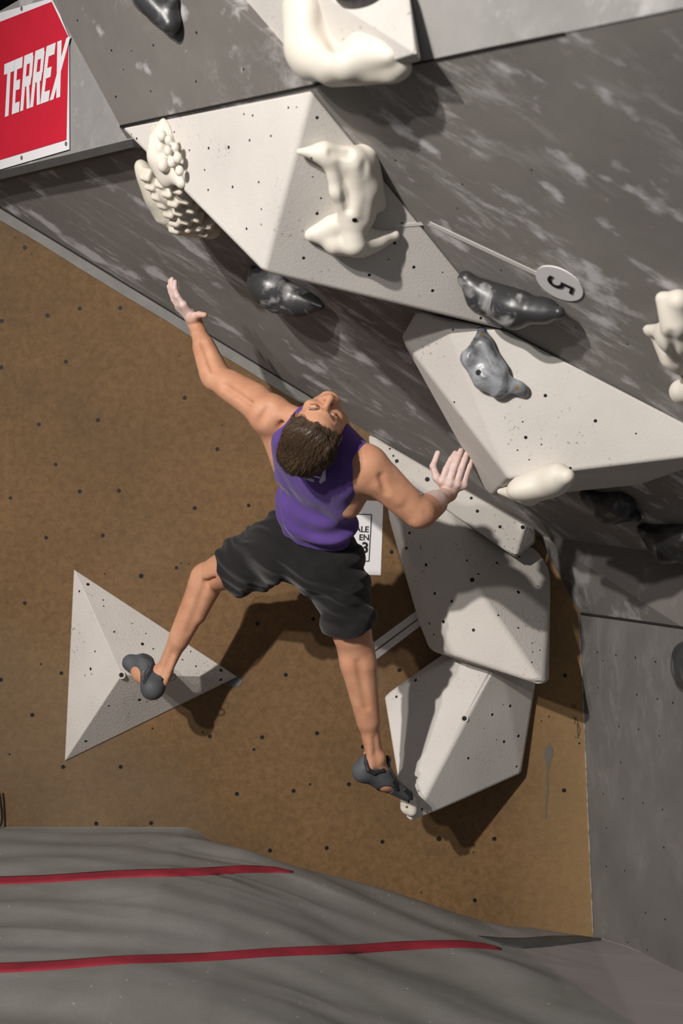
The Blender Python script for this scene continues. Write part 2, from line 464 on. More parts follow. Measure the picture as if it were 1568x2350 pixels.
def mat_z(x, y):
    z = float(np.interp(x, PX, PZ))
    k = sm((x + 0.62) / 0.35)                       # left of this the mat meets the wall
    depth = 0.16 * k * (1 - 0.75 * sm((x - 0.45) / 0.3))
    e = max(0.0, (y + 0.24) / 0.24)
    z -= depth * e ** 2.0
    z += fold(x, y) * 0.9 * sm((-y) / 0.12)
    z += 0.012 * math.exp(-((y + 0.25) / 0.12) ** 2) * k * sm((0.6 - x) / 0.3)
    return z
bm = bmesh.new()
X0, X1, Y0, Y1 = -2.2, 1.75, -2.9, -0.004
nx, ny = 250, 230
def side_x(y): # the side wall's foot at depth y
    return 0.955 + (-y) * 0.625
grid = []
for j in range(ny + 1):
    y = Y0 + (Y1 - Y0) * j / ny
    xr = side_x(y) - 0.004
    row = []
    for i in range(nx + 1):
        x = X0 + (xr - X0) * i / nx
        row.append(bm.verts.new((x, y, mat_z(x, y))))
    grid.append(row)
for j in range(ny):
    for i in range(nx):
        bm.faces.new((grid[j][i], grid[j][i + 1], grid[j + 1][i + 1], grid[j + 1][i]))
# sides and base
for side in ([grid[0][i] for i in range(nx + 1)], [grid[j][nx] for j in range(ny + 1)], [grid[ny][i] for i in range(nx, -1, -1)], [grid[j][0] for j in range(ny, -1, -1)]):
    lo = [bm.verts.new((v.co.x, v.co.y, -0.24)) for v in side]
    for i in range(len(side) - 1): bm.faces.new((side[i], side[i + 1], lo[i + 1], lo[i]))
me = bpy.data.meshes.new('crash_mat'); bm.normal_update(); bm.to_mesh(me); bm.free()
me.polygons.foreach_set('use_smooth', [len(p.vertices) == 4 and p.normal.z > 0.2 for p in me.polygons])
t = NT('grey_mat_fabric', 0.9, 0.15)
c = t.mix(t.ramp(t.noise(3, 5, 0.6), [(0.35, 0.0), (0.7, 1.0)]), (0.232, 0.224, 0.210, 1), (0.178, 0.175, 0.155, 1))
c = t.mix(t.ramp(t.noise(260, 2, 0.5), [(0.35, 0.0), (0.7, 0.35)]), c, (0.11, 0.105, 0.10, 1))
vo = t.n('ShaderNodeTexVoronoi'); vo.inputs['Scale'].default_value = 34; t.l(t.coord(), vo.inputs['Vector'])
sc_ = t.n('ShaderNodeSeparateColor'); t.l(vo.outputs['Color'], sc_.inputs[0])
spk = t.math('MULTIPLY', t.ramp(vo.outputs['Distance'], [(0.06, 1.0), (0.10, 0.0)]), t.ramp(sc_.outputs[0], [(0.86, 0.0), (0.88, 1.0)]))
c = t.mix(spk, c, rgb(205, 200, 190))
sx_ = t.n('ShaderNodeSeparateXYZ'); t.l(t.coord(), sx_.inputs[0])
prt = t.ramp(t.math('ADD', t.math('ADD', sx_.outputs[0], t.math('MULTIPLY', sx_.outputs[1], 0.56)), -0.40), [(0.0, 0.0), (0.03, 1.0)])
c = t.mix(t.math('MULTIPLY', prt, 0.8), c, (0.245, 0.218, 0.215, 1))
t.color(c)
t.bump(t.noise(420, 2, 0.5), 0.25, 0.001)
MATF = t.m
crash_mat = link('crash_mat', me, MATF)
tag(crash_mat, 'large grey fabric crash mat with red straps and creased cover across the floor', 'mat')
def mat_hit(u, v, lift=0.0):
    d = ray(u, v); tt = 2.5
    inside = lambda p: p.z < mat_z(p.x, p.y) or p.y > -0.01
    while tt < 6.2 and not inside(CAM + d * tt): tt += 0.03
    lo, hi = tt - 0.03, tt
    for _ in range(9):
        m = (lo + hi) / 2
        if inside(CAM + d * m): hi = m
        else: lo = m
    return CAM + d * hi
STRAPM = plain('red_webbing', rgb(148, 40, 56), 0.7, 0.3, 0.25, 0.3, 300)
def strap(uvs, wpx, name='strap', m=None, parent='mat', N=90, thick=.006):
    bm = bmesh.new(); rows = []
    us = [q[0] for q in uvs]; vs_ = [q[1] for q in uvs]
    for i in range(N + 1):
        u = us[0] + (us[-1] - us[0]) * i / N
        v = float(np.interp(u, us, vs_)) + 1.5 * math.sin(u * 0.017)
        w = float(np.interp(u, us, wpx))
        a = mat_hit(u, v - w / 2); b = mat_hit(u, v + w / 2)
        pts = [a.lerp(b, k / 4) for k in range(5)]
        pts = [Vector((p.x, p.y, mat_z(p.x, p.y) + (0.0045 if k in (1, 2, 3) else 0.0025))) for k, p in enumerate(pts)]
        rows.append([bm.verts.new(p) for p in pts])
    for i in range(N):
        for k in range(4): bm.faces.new((rows[i][k], rows[i + 1][k], rows[i + 1][k + 1], rows[i][k + 1]))
    r = bmesh.ops.extrude_face_region(bm, geom=list(bm.faces))
    for v in r['geom']:
        if isinstance(v, bmesh.types.BMVert): v.co.z -= thick
    if parent != 'mat': return finish(bm, name, m, None, Matrix.Translation(b), smooth=True)
    o = finish(bm, name, m or STRAPM, crash_mat, smooth=True)
strap([(-420, 2042), (0, 2021), (280, 2008), (560, 1995), (630, 1998), (672, 2003)], [17, 17, 17, 17, 13, 3])
strap([(-600, 2256), (0, 2222), (300, 2204), (700, 2184), (900, 2172), (1060, 2168), (1120, 2172), (1150, 2178)], [22, 22, 18, 19, 20, 16, 11, 4])
flap = strap([(1098, 2150), (1150, 2160), (1200, 2164), (1260, 2160), (1330, 2157), (1378, 2158)], [3, 16, 24, 24, 16, 5], 'mat_flap', plain('dark_vinyl', rgb(74, 75, 74), .6, .3, .35, .4, 25), None, 60)
tag(flap, 'dark grey vinyl flap tucked between the mat and the brown wall corner', 'mat flap')

# ------------------------------------------------------------------ volumes
def on(pl, L): return [pl.at(*q) for q in L]
ap = O.at(605, 624, .33)
vol_main = hull('climbing_volume', on(O, [(277, 291, .002), (715, 204, .002), (1164, 758, .002), (640, 575, .002), (900, 690, .002)]) + [ap], O.n, WHITE, 0.010, Ldir)
tag(vol_main, 'largest white pyramid volume, holding the knobbly cream holds under the overhang', 'climbing volume')
holes(vol_main, [(486, 254, 3), (560, 262, 2.6), (479, 340, 3.5), (435, 345, 2.6), (525, 338, 4.2), (573, 322, 3.2), (622, 312, 3), (580, 265, 3), (534, 429, 3.5), (594, 418, 3),
    (478, 436, 3), (566, 525, 3.5), (600, 480, 2.5), (470, 390, 2.5), (662, 247, 3), (681, 246, 2.2), (600, 515, 2.2), (728, 270, 4), (314, 318, 3), (302, 308, 2), (400, 303, 2.5),
    (728, 490, 4), (697, 592, 4), (923, 514, 4), (906, 558, 4), (950, 613, 4), (993, 667, 4), (848, 631, 4), (718, 406, 2), (737, 455, 2.5), (1104, 730, 3.5), (892, 595, 2), (1016, 625, 2)], 3)

npl = plane3(O.at(1164, 758, .004), O.at(1568, 966, .004), O.at(1167, 1099, .32))
vol_right = hull('climbing_volume', on(O, [(955, 735, .004), (940, 775, .004), (1110, 1080, .004), (1150, 1120, .004), (1290, 1131, .004), (1472, 1112, .004), (1640, 1003, .004), (1700, 1035, .004), (1164, 758, .004)])
    + [npl.at(1022, 737), O.at(957, 713, .03), O.at(920, 775, .09), O.at(1112, 1122, .24), O.at(1130, 1137, .26), npl.at(1167, 1099), npl.at(1618, 994)], O.n, WHITE, 0.010, Ldir)
tag(vol_right, 'large white faceted volume at right with a grey horn hold on its face', 'climbing volume')
holes(vol_right, [(1252, 908, 4.2), (1367, 966, 4.2), (1207, 1004, 4.2), (1309, 1075, 4), (1099, 886, 2.6), (1043, 923, 2.6), (1215, 1055, 2), (1188, 1033, 2), (1243, 1020, 2), (1060, 960, 2), (1040, 757, 2.5), (1460, 995, 2.2), (1200, 968, 2)], 3)

# long wedge along the joint
wedge = hull('climbing_volume', [J(845, 995, 0.003), J(1229, 1214, 0.003), J(1228, 1246, 0.003), J(1200, 1262, 0.003), J(860, 1060, .003), J(846, 1012, .03),
    J(1228, 1213, .10), J(1229, 1244, .10), J(1184, 1280, .20), J(1206, 1205, .17), J(860, 1004, .05), J(862, 1055, .07)], (0, -1, 0), WHITE_ROUGH, 0.008)
tag(wedge, 'long thin white wedge volume running up the joint beside the raised right arm', 'climbing volume')
holes(wedge, [(911, 1058, 4.5), (981, 1100, 5.5), (1082, 1143, 3.6), (1096, 1173, 4), (1148, 1209, 4), (1200, 1210, 4.8), (895, 1030, 2.5), (903, 1046, 2.5), (880, 1042, 2)], 4)

upper_vol = hull('climbing_volume', [J(1000, 1075, .003), J(1235, 1262, .003), J(1266, 1300, .03), J(1262, 1562, .34), J(1200, 1545, .003), J(878, 1146, .004), J(960, 1430, .06), J(985, 1493, .10), J(1000, 1440, .003),
    J(960, 1180, .08), J(1085, 1335, .30), J(1248, 1574, .42), J(1040, 1505, .30)], (0, -1, 0), WHITE_ROUGH, 0.014)
tag(upper_vol, 'big sandy white volume below the long wedge, shaded by the climber', 'climbing volume')
holes(upper_vol, [(933, 1258, 4), (940, 1223, 3.5), (978, 1296, 4), (998, 1362, 3.6), (1037, 1380, 3.6), (986, 1431, 4), (1018, 1427, 4), (996, 1456, 3.4), (1087, 1446, 4), (1190, 1359, 4.5), (1144, 1412, 2.5),
    (1190, 1441, 2.6), (1078, 1199, 3), (1141, 1292, 3.6), (1098, 1317, 3), (1072, 1286, 2.6), (1222, 1476, 2), (1240, 1492, 2), (1223, 1496, 2), (1221, 1520, 2.4), (1192, 1278, 3), (1235, 1345, 2), (1217, 1254, 3.2)], 3.5)
washer(upper_vol, 1084, 1331, 5.5)

lower_vol = hull('climbing_volume', [J(1060, 1500, .14), J(1045, 1480, .003), J(881, 1596, .10), J(905, 1620, .003), J(926, 1872, .37), J(945, 1889, .39), J(1196, 1776, .05), J(1196, 1770, .003), J(1231, 1560, .03), J(1231, 1550, .003), J(1150, 1500, .20),
    J(1065, 1650, .27), J(1010, 1700, .003)], (0, -1, 0), WHITE, 0.011)
tag(lower_vol, 'five-sided white volume low on the brown wall, under the right foot', 'climbing volume')
holes(lower_vol, [(954, 1561, 3.8), (910, 1599, 3.4), (1026, 1543, 3.6), (964, 1597, 3.6), (1035, 1589, 3.6), (981, 1689, 3.6), (1171, 1620, 3.8), (1130, 1640, 3.6), (1157, 1702, 3.8), (1190, 1689, 4), (1075, 1740, 3.4), (1186, 1759, 3), (969, 1857, 3), (961, 1815, 1.8), (1155, 1617, 1.6), (1140, 1698, 1.6), (1111, 1672, 1.4), (981, 1864, 2)], 3.5)
washer(lower_vol, 1066, 1649, 5.5)

tri_vol = hull('climbing_volume', [J(170, 1307, .006), J(149, 1746, .006), J(545, 1553, .006), J(170, 1307, .001), J(149, 1746, .001), J(545, 1553, .001), J(279, 1549, .20)], (0, -1, 0), WHITE_ROUGH, 0.010)
tag(tri_vol, 'white triangular pyramid volume alone on the brown wall, under the left foot', 'climbing volume')
holes(tri_vol, [(202, 1341, 4), (182, 1357, 3), (238, 1391, 2), (262, 1450, 2.4), (327, 1478, 4), (218, 1495, 2.4), (208, 1535, 3.8), (320, 1606, 4), (197, 1701, 3.6), (250, 1620, 2.6), (507, 1538, 3.8), (507, 1560, 3.8), (438, 1495, 2), (334, 1414, 2), (419, 1514, 2.2), (450, 1529, 2.4), (237, 1377, 2), (304, 1431, 1.6), (335, 1454, 1.8), (352, 1489, 2.2), (195, 1550, 1.8), (210, 1547, 1.8)], 3.5)
washer(tri_vol, 279, 1549, 5.5)

top_vol = hull('climbing_volume', [EP.at(745, 191, .004), EP.at(965, 140, .004), EP.at(420, -60, .004), EP.at(900, -160, .004), EP.at(940, 0, .004),
    EP.at(746, 190, .03), EP.at(966, 138, .05), EP.at(940, -10, .05), EP.at(700, -40, .14), EP.at(955, 122, .10), EP.at(500, -60, .05)], EP.n, WHITE, 0.02, sdir)
tag(top_vol, 'white volume at the top edge, behind the large smooth cream hold', 'climbing volume')

# ------------------------------------------------------------------ distance-field sculpting
def _np(p): return np.array((p[0], p[1], p[2]), dtype=np.float32)
class Cap:                      # tapered capsule
    def __init__(s, a, b, ra, rb=None, k=0.01, op='u'):
        s.a, s.b = _np(a), _np(b); s.ra = ra; s.rb = ra if rb is None else rb; s.k = k; s.op = op
        r = max(s.ra, s.rb)
        s.lo = np.minimum(s.a, s.b) - r; s.hi = np.maximum(s.a, s.b) + r
    def d(s, P):
        ab = s.b - s.a; L = float(ab @ ab) + 1e-12
        t = np.clip(((P[0] - s.a[0]) * ab[0] + (P[1] - s.a[1]) * ab[1] + (P[2] - s.a[2]) * ab[2]) / L, 0, 1)
        q = (P[0] - s.a[0] - ab[0] * t) ** 2 + (P[1] - s.a[1] - ab[1] * t) ** 2 + (P[2] - s.a[2] - ab[2] * t) ** 2
        return np.sqrt(q) - (s.ra + (s.rb - s.ra) * t)
class Ell:                      # ellipsoid, axes = three unit vectors
    def __init__(s, c, r, axes=None, k=0.01, op='u'):
        s.c = _np(c); s.r = np.array(r, dtype=np.float32); s.k = k; s.op = op
        s.A = np.eye(3, dtype=np.float32) if axes is None else np.array([_np(a) for a in axes], dtype=np.float32)
        e = np.sqrt(((s.A * s.r[:, None]) ** 2).sum(0))
        s.lo = s.c - e; s.hi = s.c + e
    def d(s, P):
        X = [P[i] - s.c[i] for i in range(3)]
        L = [X[0] * s.A[j][0] + X[1] * s.A[j][1] + X[2] * s.A[j][2] for j in range(3)]
        k0 = np.sqrt(sum((L[j] / s.r[j]) ** 2 for j in range(3)))
        k1 = np.sqrt(sum((L[j] / s.r[j] ** 2) ** 2 for j in range(3))) + 1e-9
        return k0 * (k0 - 1) / k1
class Box:                      # rounded box
    def __init__(s, c, h, axes, r=0.004, k=0.01, op='u'):
        s.c = _np(c); s.h = np.array(h, dtype=np.float32); s.rr = r; s.k = k; s.op = op
        s.A = np.array([_np(a) for a in axes], dtype=np.float32)
        e = np.abs(s.A * s.h[:, None]).sum(0)
        s.lo = s.c - e; s.hi = s.c + e
    def d(s, P):
        X = [P[i] - s.c[i] for i in range(3)]
        Q = [np.abs(X[0] * s.A[j][0] + X[1] * s.A[j][1] + X[2] * s.A[j][2]) - s.h[j] + s.rr for j in range(3)]
        o = np.sqrt(sum(np.maximum(q, 0) ** 2 for q in Q))
        return o + np.minimum(np.maximum(Q[0], np.maximum(Q[1], Q[2])), 0) - s.rr
class Half:                     # removes everything on the +n side of point p
    def __init__(s, p, n, k=0.004):
        s.p = _np(p); s.n = _np(Vector(n).normalized()); s.k = k; s.op = 'half'
        s.lo = s.hi = None
def smin(a, b, k):
    h = np.maximum(k - np.abs(a - b), 0) / k
    return np.minimum(a, b) - h * h * k * 0.25
def sdf_field(prims, lo, hi, h):
    lo = np.array(lo, dtype=np.float32); n = np.maximum(np.ceil((np.array(hi) - lo) / h).astype(int) + 1, 2)
    V = np.full(n, 0.06, dtype=np.float32)
    ax = [lo[i] + h * np.arange(n[i], dtype=np.float32) for i in range(3)]
    for p in prims:
        if p.op == 'half':
            X = (ax[0][:, None, None] - p.p[0]) * p.n[0] + (ax[1][None, :, None] - p.p[1]) * p.n[1] + (ax[2][None, None, :] - p.p[2]) * p.n[2]
            V = -smin(-V, -X, p.k); continue
        m = 0.03 + p.k
        i0 = np.clip(np.floor((p.lo - m - lo) / h).astype(int), 0, n); i1 = np.clip(np.ceil((p.hi + m - lo) / h).astype(int) + 1, 0, n)
        if (i1 <= i0).any(): continue
        sl = tuple(slice(i0[i], i1[i]) for i in range(3))
        P = (ax[0][sl[0]][:, None, None], ax[1][sl[1]][None, :, None], ax[2][sl[2]][None, None, :])
        d = p.d(P).astype(np.float32)
        if p.op == 'u': V[sl] = smin(V[sl], d, p.k)
        else: V[sl] = -smin(-V[sl], d, p.k)
    return V, lo, ax
def surface_nets(V, lo, h):
    S = V < 0
    nx, ny, nz = V.shape
    cnt = np.zeros((nx - 1, ny - 1, nz - 1), dtype=np.int8)
    for dx in (0, 1):
        for dy in (0, 1):
            for dz in (0, 1): cnt += S[dx:nx - 1 + dx, dy:ny - 1 + dy, dz:nz - 1 + dz]
    act = (cnt > 0) & (cnt < 8)
    idx = np.argwhere(act)
    ids = np.full(act.shape, -1, dtype=np.int32)
    ids[act] = np.arange(len(idx))
    acc = np.zeros((len(idx), 3), dtype=np.float64); num = np.zeros(len(idx))
    C = [(0, 0, 0), (1, 0, 0), (0, 1, 0), (1, 1, 0), (0, 0, 1), (1, 0, 1), (0, 1, 1), (1, 1, 1)]
    E = [(0, 1), (2, 3), (4, 5), (6, 7), (0, 2), (1, 3), (4, 6), (5, 7), (0, 4), (1, 5), (2, 6), (3, 7)]
    vals = [V[idx[:, 0] + c[0], idx[:, 1] + c[1], idx[:, 2] + c[2]] for c in C]
    for a, b in E:
        va, vb = vals[a], vals[b]
        m = (va < 0) != (vb < 0)
        t = np.where(m, va / np.where(m, va - vb, 1), 0)
        ca, cb = np.array(C[a]), np.array(C[b])
        acc += np.where(m[:, None], ca + (cb - ca) * t[:, None], 0); num += m
    verts = (idx + acc / num[:, None]) * h + lo
    quads = []
    for axis in range(3):
        sa = [slice(None)] * 3; sb = [slice(None)] * 3
        sa[axis] = slice(0, -1); sb[axis] = slice(1, None)
        A, B = S[tuple(sa)], S[tuple(sb)]
        e = np.argwhere(A != B)
        o1, o2 = [(1, 2), (2, 0), (0, 1)][axis]
        ok = (e[:, o1] > 0) & (e[:, o2] > 0) & (e[:, o1] < V.shape[o1] - 1) & (e[:, o2] < V.shape[o2] - 1)
        e = e[ok]
        if not len(e): continue
        flip = A[e[:, 0], e[:, 1], e[:, 2]]
        def g(d1, d2):
            q = e.copy(); q[:, o1] -= d1; q[:, o2] -= d2
            return ids[q[:, 0], q[:, 1], q[:, 2]]
        Q = np.stack([g(1, 1), g(0, 1), g(0, 0), g(1, 0)], 1)
        Q[~flip] = Q[~flip][:, ::-1]
        quads.append(Q)
    return verts, np.concatenate(quads)
def mesh_arrays(name, verts, quads, M=None, smooth=True):
    if M is not None:
        Mi = np.array(M.inverted())
        verts = verts @ Mi[:3, :3].T + Mi[:3, 3]
    me = bpy.data.meshes.new(name)
    me.vertices.add(len(verts)); me.vertices.foreach_set('co', np.asarray(verts, dtype=np.float32).ravel())
    me.loops.add(len(quads) * 4); me.loops.foreach_set('vertex_index', quads.astype(np.int32).ravel())
    me.polygons.add(len(quads)); me.polygons.foreach_set('loop_start', np.arange(0, len(quads) * 4, 4, dtype=np.int32))
    if smooth: me.polygons.foreach_set('use_smooth', np.ones(len(quads), dtype=bool))
    me.update(calc_edges=True); me.validate()
    return me
def bounds(prims, m=0.012):
    u = [p for p in prims if p.op == 'u']
    return np.min([p.lo for p in u], 0) - m, np.max([p.hi for p in u], 0) + m
def relax(verts, quads, it=1, w=0.5):
    a = np.concatenate([quads[:, i] for i in range(4)]); b = np.concatenate([quads[:, (i + 1) % 4] for i in range(4)])
    src = np.concatenate([a, b]); dst = np.concatenate([b, a])
    n = np.bincount(src, minlength=len(verts)).astype(float)[:, None]
    for _ in range(it):
        m = np.stack([np.bincount(src, weights=verts[dst, k], minlength=len(verts)) for k in range(3)], 1) / np.maximum(n, 1)
        verts = verts + (m - verts) * w
    return verts
def apply_cuts(V, ax, cuts):
    P = (ax[0][:, None, None], ax[1][None, :, None], ax[2][None, None, :])
    for p in cuts:
        d = -((P[0] - p.p[0]) * p.n[0] + (P[1] - p.p[1]) * p.n[1] + (P[2] - p.p[2]) * p.n[2]) if p.op == 'half' else p.d(P)
        V = -smin(-V, d, p.k)
    return V
def sculpt(name, prims, h, mat, parent=None, M=None, warp=None, it=1, box=None, cuts=()):
    lo, hi = box if box else bounds(prims)
    V, lo, ax = sdf_field(prims, lo, hi, h)
    if warp is not None: V = V + warp(ax[0][:, None, None], ax[1][None, :, None], ax[2][None, None, :]).astype(np.float32)
    if cuts: V = apply_cuts(V, ax, cuts).astype(np.float32)
    # seal the border so the surface closes
    for a in range(3):
        s = [slice(None)] * 3
        for e in (0, -1): s[a] = e; V[tuple(s)] = np.maximum(V[tuple(s)], 0.001)
    v, q = surface_nets(V, lo, h)
    if it: v = relax(v, q, it)
    if M is None: M = Matrix.Translation(Vector([float(x) for x in (np.array(lo) + np.array(hi)) / 2]))
    return link(name, mesh_arrays(name, v, q, M), mat, parent, M)
def wav(X, Y, Z, f, ph, dirs):
    """cheap smooth pseudo-noise"""
    s = 0
    for i, (a, b, c) in enumerate(dirs): s = s + np.sin((a * X + b * Y + c * Z) * f * (1 + 0.37 * i) + ph + 1.7 * i)
    return s / len(dirs)

# ------------------------------------------------------------------ holds
VP = {}
def vface(vol, u, v):
    """plane of the volume's face seen at a pixel"""
    p, n = cast(vol, u, v); return Plane(p, n)
def hold(label, prims, mat, h=0.006, pl=None, warp=None, it=1, group=None, name='climbing_hold'):
    if pl is not None: prims = prims + [Half(pl.p, -pl.n, 0.003)]
    o = sculpt(name, prims, h, mat, warp=warp, it=it)
    return tag(o, label, 'climbing hold', group)
def dot_on(o, u, v, px, mat, name):
    p, n = cast(o, u, v)
    if p is None: return
    r = px / F_PX * (p - CAM).length
    me = disc_mesh(name, 1, 0.3); me.materials.append(mat)
    link(name, me, None, o, frame(p, n) @ Matrix.Diagonal((r, r, r, 1)))

# big smooth cream hold at the top
T = lambda u, v, h: EP.at(u, v, h * .62)
ph = [Ell(T(708, 55, .15), (.055, .09, .14), k=.04), Cap(T(700, 20, .15), T(712, 110, .15), .052, .052, k=.04), Cap(T(745, 20, .10), T(775, 60, .08), .03, .035, k=.04), Cap(T(712, 110, .15), T(752, 160, .16), .048, .026, k=.04), Cap(T(735, 130, .15), T(800, 145, .16), .045, .046, k=.04),
      Cap(T(770, 70, .08), T(880, 118, .12), .040, .028, k=.04), Cap(T(790, 120, .15), T(896, 128, .14), .052, .018, k=.04), Cap(T(830, 140, .12), T(918, 150, .08), .040, .026, k=.02), Cap(T(905, 150, .07), T(925, 158, .05), .024, .020, k=.02), Cap(T(770, 170, .12), T(900, 172, .07), .026, .018, k=.03),
      Ell(T(772, 45, .21), (.026, .07, .075), k=.05, op='s'), Cap(T(925, 118, .16), T(840, 165, .21), .004, .004, k=.012, op='s')]
h1 = hold('big smooth scooped cream hold at the top edge', ph, CREAM, .007)
dot_on(h1, 912, 124, 4, HOLE, 'bolt_hole')
# black hold at the top-left and a sliver of another at the top
def pot(pl, c, ax, r, extra=()): return None
ph = [Cap(CP.at(345, -8, .02), CP.at(392, 55, .03), .050, .028, k=.02), Cap(CP.at(330, -5, .02), CP.at(350, 10, .02), .03, .03, k=.02), Cap(CP.at(385, 45, .02), CP.at(398, 76, .01), .026, .008, k=.02), Cap(CP.at(395, 0, .02), CP.at(400, 60, .01), .018, .012, k=.02)]
hb = hold('black pointed hold on the dark panel at top left', ph, BLK, .005, CP, warp=lambda X, Y, Z: .002 * wav(X, Y, Z, 60, .3, ((1, .3, .2), (.2, 1, .7), (.4, -.3, 1))))
tp = Plane(cast(top_vol, 850, 8)[0] or EP.at(850, 8, .1), EP.n)
ph = [Ell(tp.at(826, -12, .01), (.062, .05, .035), k=.01), Ell(tp.at(810, -16, .0), (.05, .05, .03), k=.01)]
hold('black rounded hold cut by the top edge, right of the big cream hold', ph, BLK, .006)

# knobbly cream pair wrapped on the left of the largest volume
lf = vface(vol_main, 480, 300)
L_ = lf.at
ph = [Ell(L_(385, 350, .0), (.050, .045, .105), (Vector((.93, .36, 0)), Vector((-.36, .93, 0)), Vector((0, 0, 1))), k=.02), Cap(L_(358, 300, .0), L_(372, 360, .02), .018, .038, k=.03), Cap(L_(375, 350, .015), L_(418, 420, .0), .036, .018, k=.03)]
rr = random.Random(4)
for (u, v, r) in ((352, 318, .013), (372, 312, .014), (388, 322, .013), (402, 338, .012), (368, 338, .014), (386, 346, .013), (408, 362, .013), (352, 352, .014), (395, 372, .014), (375, 378, .018), (412, 392, .013)):
    ph.append(Ell(L_(u, v, .048 - .012 * abs(u - 378) / 30), (r, r * .9, r * 1.25), k=.007))
hold('cream knobbly hold bolted on the bright face of the largest volume', ph, CREAM, .0035, lf)
ph = []
Q_ = lambda u, v, h: O.at(u, v, h)
for (u, v, h, r) in ((322, 378, .06, .014), (332, 396, .07, .026), (345, 420, .08, .034), (362, 450, .09, .044), (388, 480, .09, .055), (420, 500, .08, .056), (455, 512, .07, .045), (485, 525, .05, .032), (400, 440, .09, .05), (430, 465, .08, .05)):
    ph.append(Ell(Q_(u, v, h), (r, r, r), k=.03))
for j, (u, v) in enumerate(((338, 402), (350, 424), (372, 418), (365, 447), (388, 440), (412, 432), (378, 466), (402, 462), (428, 455), (392, 487), (414, 482), (440, 476), (405, 507), (428, 502), (452, 496), (378, 498), (430, 520), (455, 517), (478, 512), (405, 523), (470, 530))):
    base = Q_(u, v, .135 - .0006 * abs(u - 400))
    ph.append(Box(base, (.020, .014, .021), (Vector((.8, -.5, -.3)).normalized(), Vector((.4, .85, -.1)).normalized(), Vector((.3, 0, .95)).normalized()), .008, k=.010))
hold('cream scaly hold hanging off the left edge of the largest volume', ph, CREAM2, .004, it=1)

# bird-like hold on the shaded face
rf = vface(vol_main, 760, 620)
B_ = rf.at
ph = [Cap(B_(688, 348, .02), B_(745, 352, .03), .009, .028, k=.02), Cap(B_(745, 352, .03), B_(815, 365, .03), .028, .032, k=.02), Cap(B_(760, 370, .04), B_(775, 440, .05), .022, .018, k=.02),
      Cap(B_(775, 440, .05), B_(800, 505, .045), .019, .022, k=.02), Cap(B_(810, 370, .04), B_(845, 430, .03), .034, .030, k=.02), Cap(B_(845, 430, .03), B_(822, 500, .035), .030, .030, k=.02),
      Cap(B_(815, 380, .06), B_(822, 445, .05), .014, .014, k=.01), Cap(B_(822, 445, .05), B_(812, 490, .06), .015, .018, k=.01), Cap(B_(805, 500, .04), B_(815, 560, .055), .03, .034, k=.02),
      Cap(B_(718, 538, .012), B_(770, 560, .03), .012, .024, k=.02), Cap(B_(770, 560, .03), B_(830, 562, .035), .026, .03, k=.02), Cap(B_(830, 560, .03), B_(905, 540, .01), .028, .016, k=.02), Cap(B_(740, 530, .01), B_(790, 510, .02), .014, .022, k=.02),
      Cap(B_(795, 430, .075), B_(798, 480, .07), .012, .008, k=.012, op='s'), Ell(B_(840, 395, .085), (.012, .02, .03), k=.015, op='s'), Cap(B_(820, 385, .015), B_(825, 490, .02), .048, .045, k=.03), Ell(B_(812, 552, .01), (.085, .03, .035), k=.03), Cap(B_(712, 540, .005), B_(760, 520, .01), .012, .03, k=.03), Cap(B_(765, 350, .065), B_(800, 352, .06), .010, .012, k=.012, op='s'), Cap(B_(845, 350, .01), B_(870, 470, .01), .028, .02, k=.02)]
h3 = hold('cream beaked hold on the shaded face of the largest volume', ph, CREAM, .0035, rf)
dot_on(h3, 814, 505, 6, HOLE, 'bolt_hole'); dot_on(h3, 715, 363, 3, HOLE, 'bolt_hole')

# black hold below the largest volume
t1 = (Q_(745, 705, 0) - Q_(580, 640, 0)).normalized(); t2 = O.n.cross(t1)
ph = [Ell(Q_(655, 668, .01), (.135, .058, .085), (t1, t2, O.n), k=.02), Ell(Q_(625, 655, .02), (.075, .062, .07), (t1, t2, O.n), k=.03), Cap(Q_(690, 690, .03), Q_(738, 704, .03), .035, .012, k=.03),
      Cap(Q_(592, 622, .0), Q_(600, 672, .0), .028, .03, k=.03), Ell(Q_(655, 672, .10), (.028, .018, .02), (t1, t2, O.n), k=.015, op='s'), Ell(Q_(684, 684, .085), (.022, .016, .02), (t1, t2, O.n), k=.015, op='s'), Cap(Q_(600, 640, .085), Q_(640, 700, .085), .006, .006, k=.012, op='s')]
hold('black smooth half-moon hold under the lower edge of the largest volume', ph, BLK_CH, .0045, O, warp=lambda X, Y, Z: .0012 * wav(X, Y, Z, 70, .3, ((1, .3, .2), (.2, 1, .7), (.4, -.3, 1))))
# black long hold right of the volume tip
ph = [Cap(Q_(1075, 640, .01), Q_(1120, 690, .03), .03, .045, k=.03), Cap(Q_(1110, 680, .03), Q_(1180, 710, .04), .045, .05, k=.03), Cap(Q_(1180, 710, .04), Q_(1250, 715, .03), .045, .035, k=.03), Cap(Q_(1240, 712, .03), Q_(1282, 718, .04), .034, .018, k=.02),
      Cap(Q_(1115, 662, .015), Q_(1200, 684, .015), .02, .02, k=.03)]
hold('long black chalk-patched hold beside the right tip of the largest volume', ph, black_hold_mat('black_resin_patched', 0.95, 0.56, (.03, .031, .033, 1), (.5, .5, .5, 1)), .0045, O, warp=lambda X, Y, Z: .003 * wav(X, Y, Z, 55, 1.3, ((1, .3, .2), (.2, 1, .7), (.4, -.3, 1))))

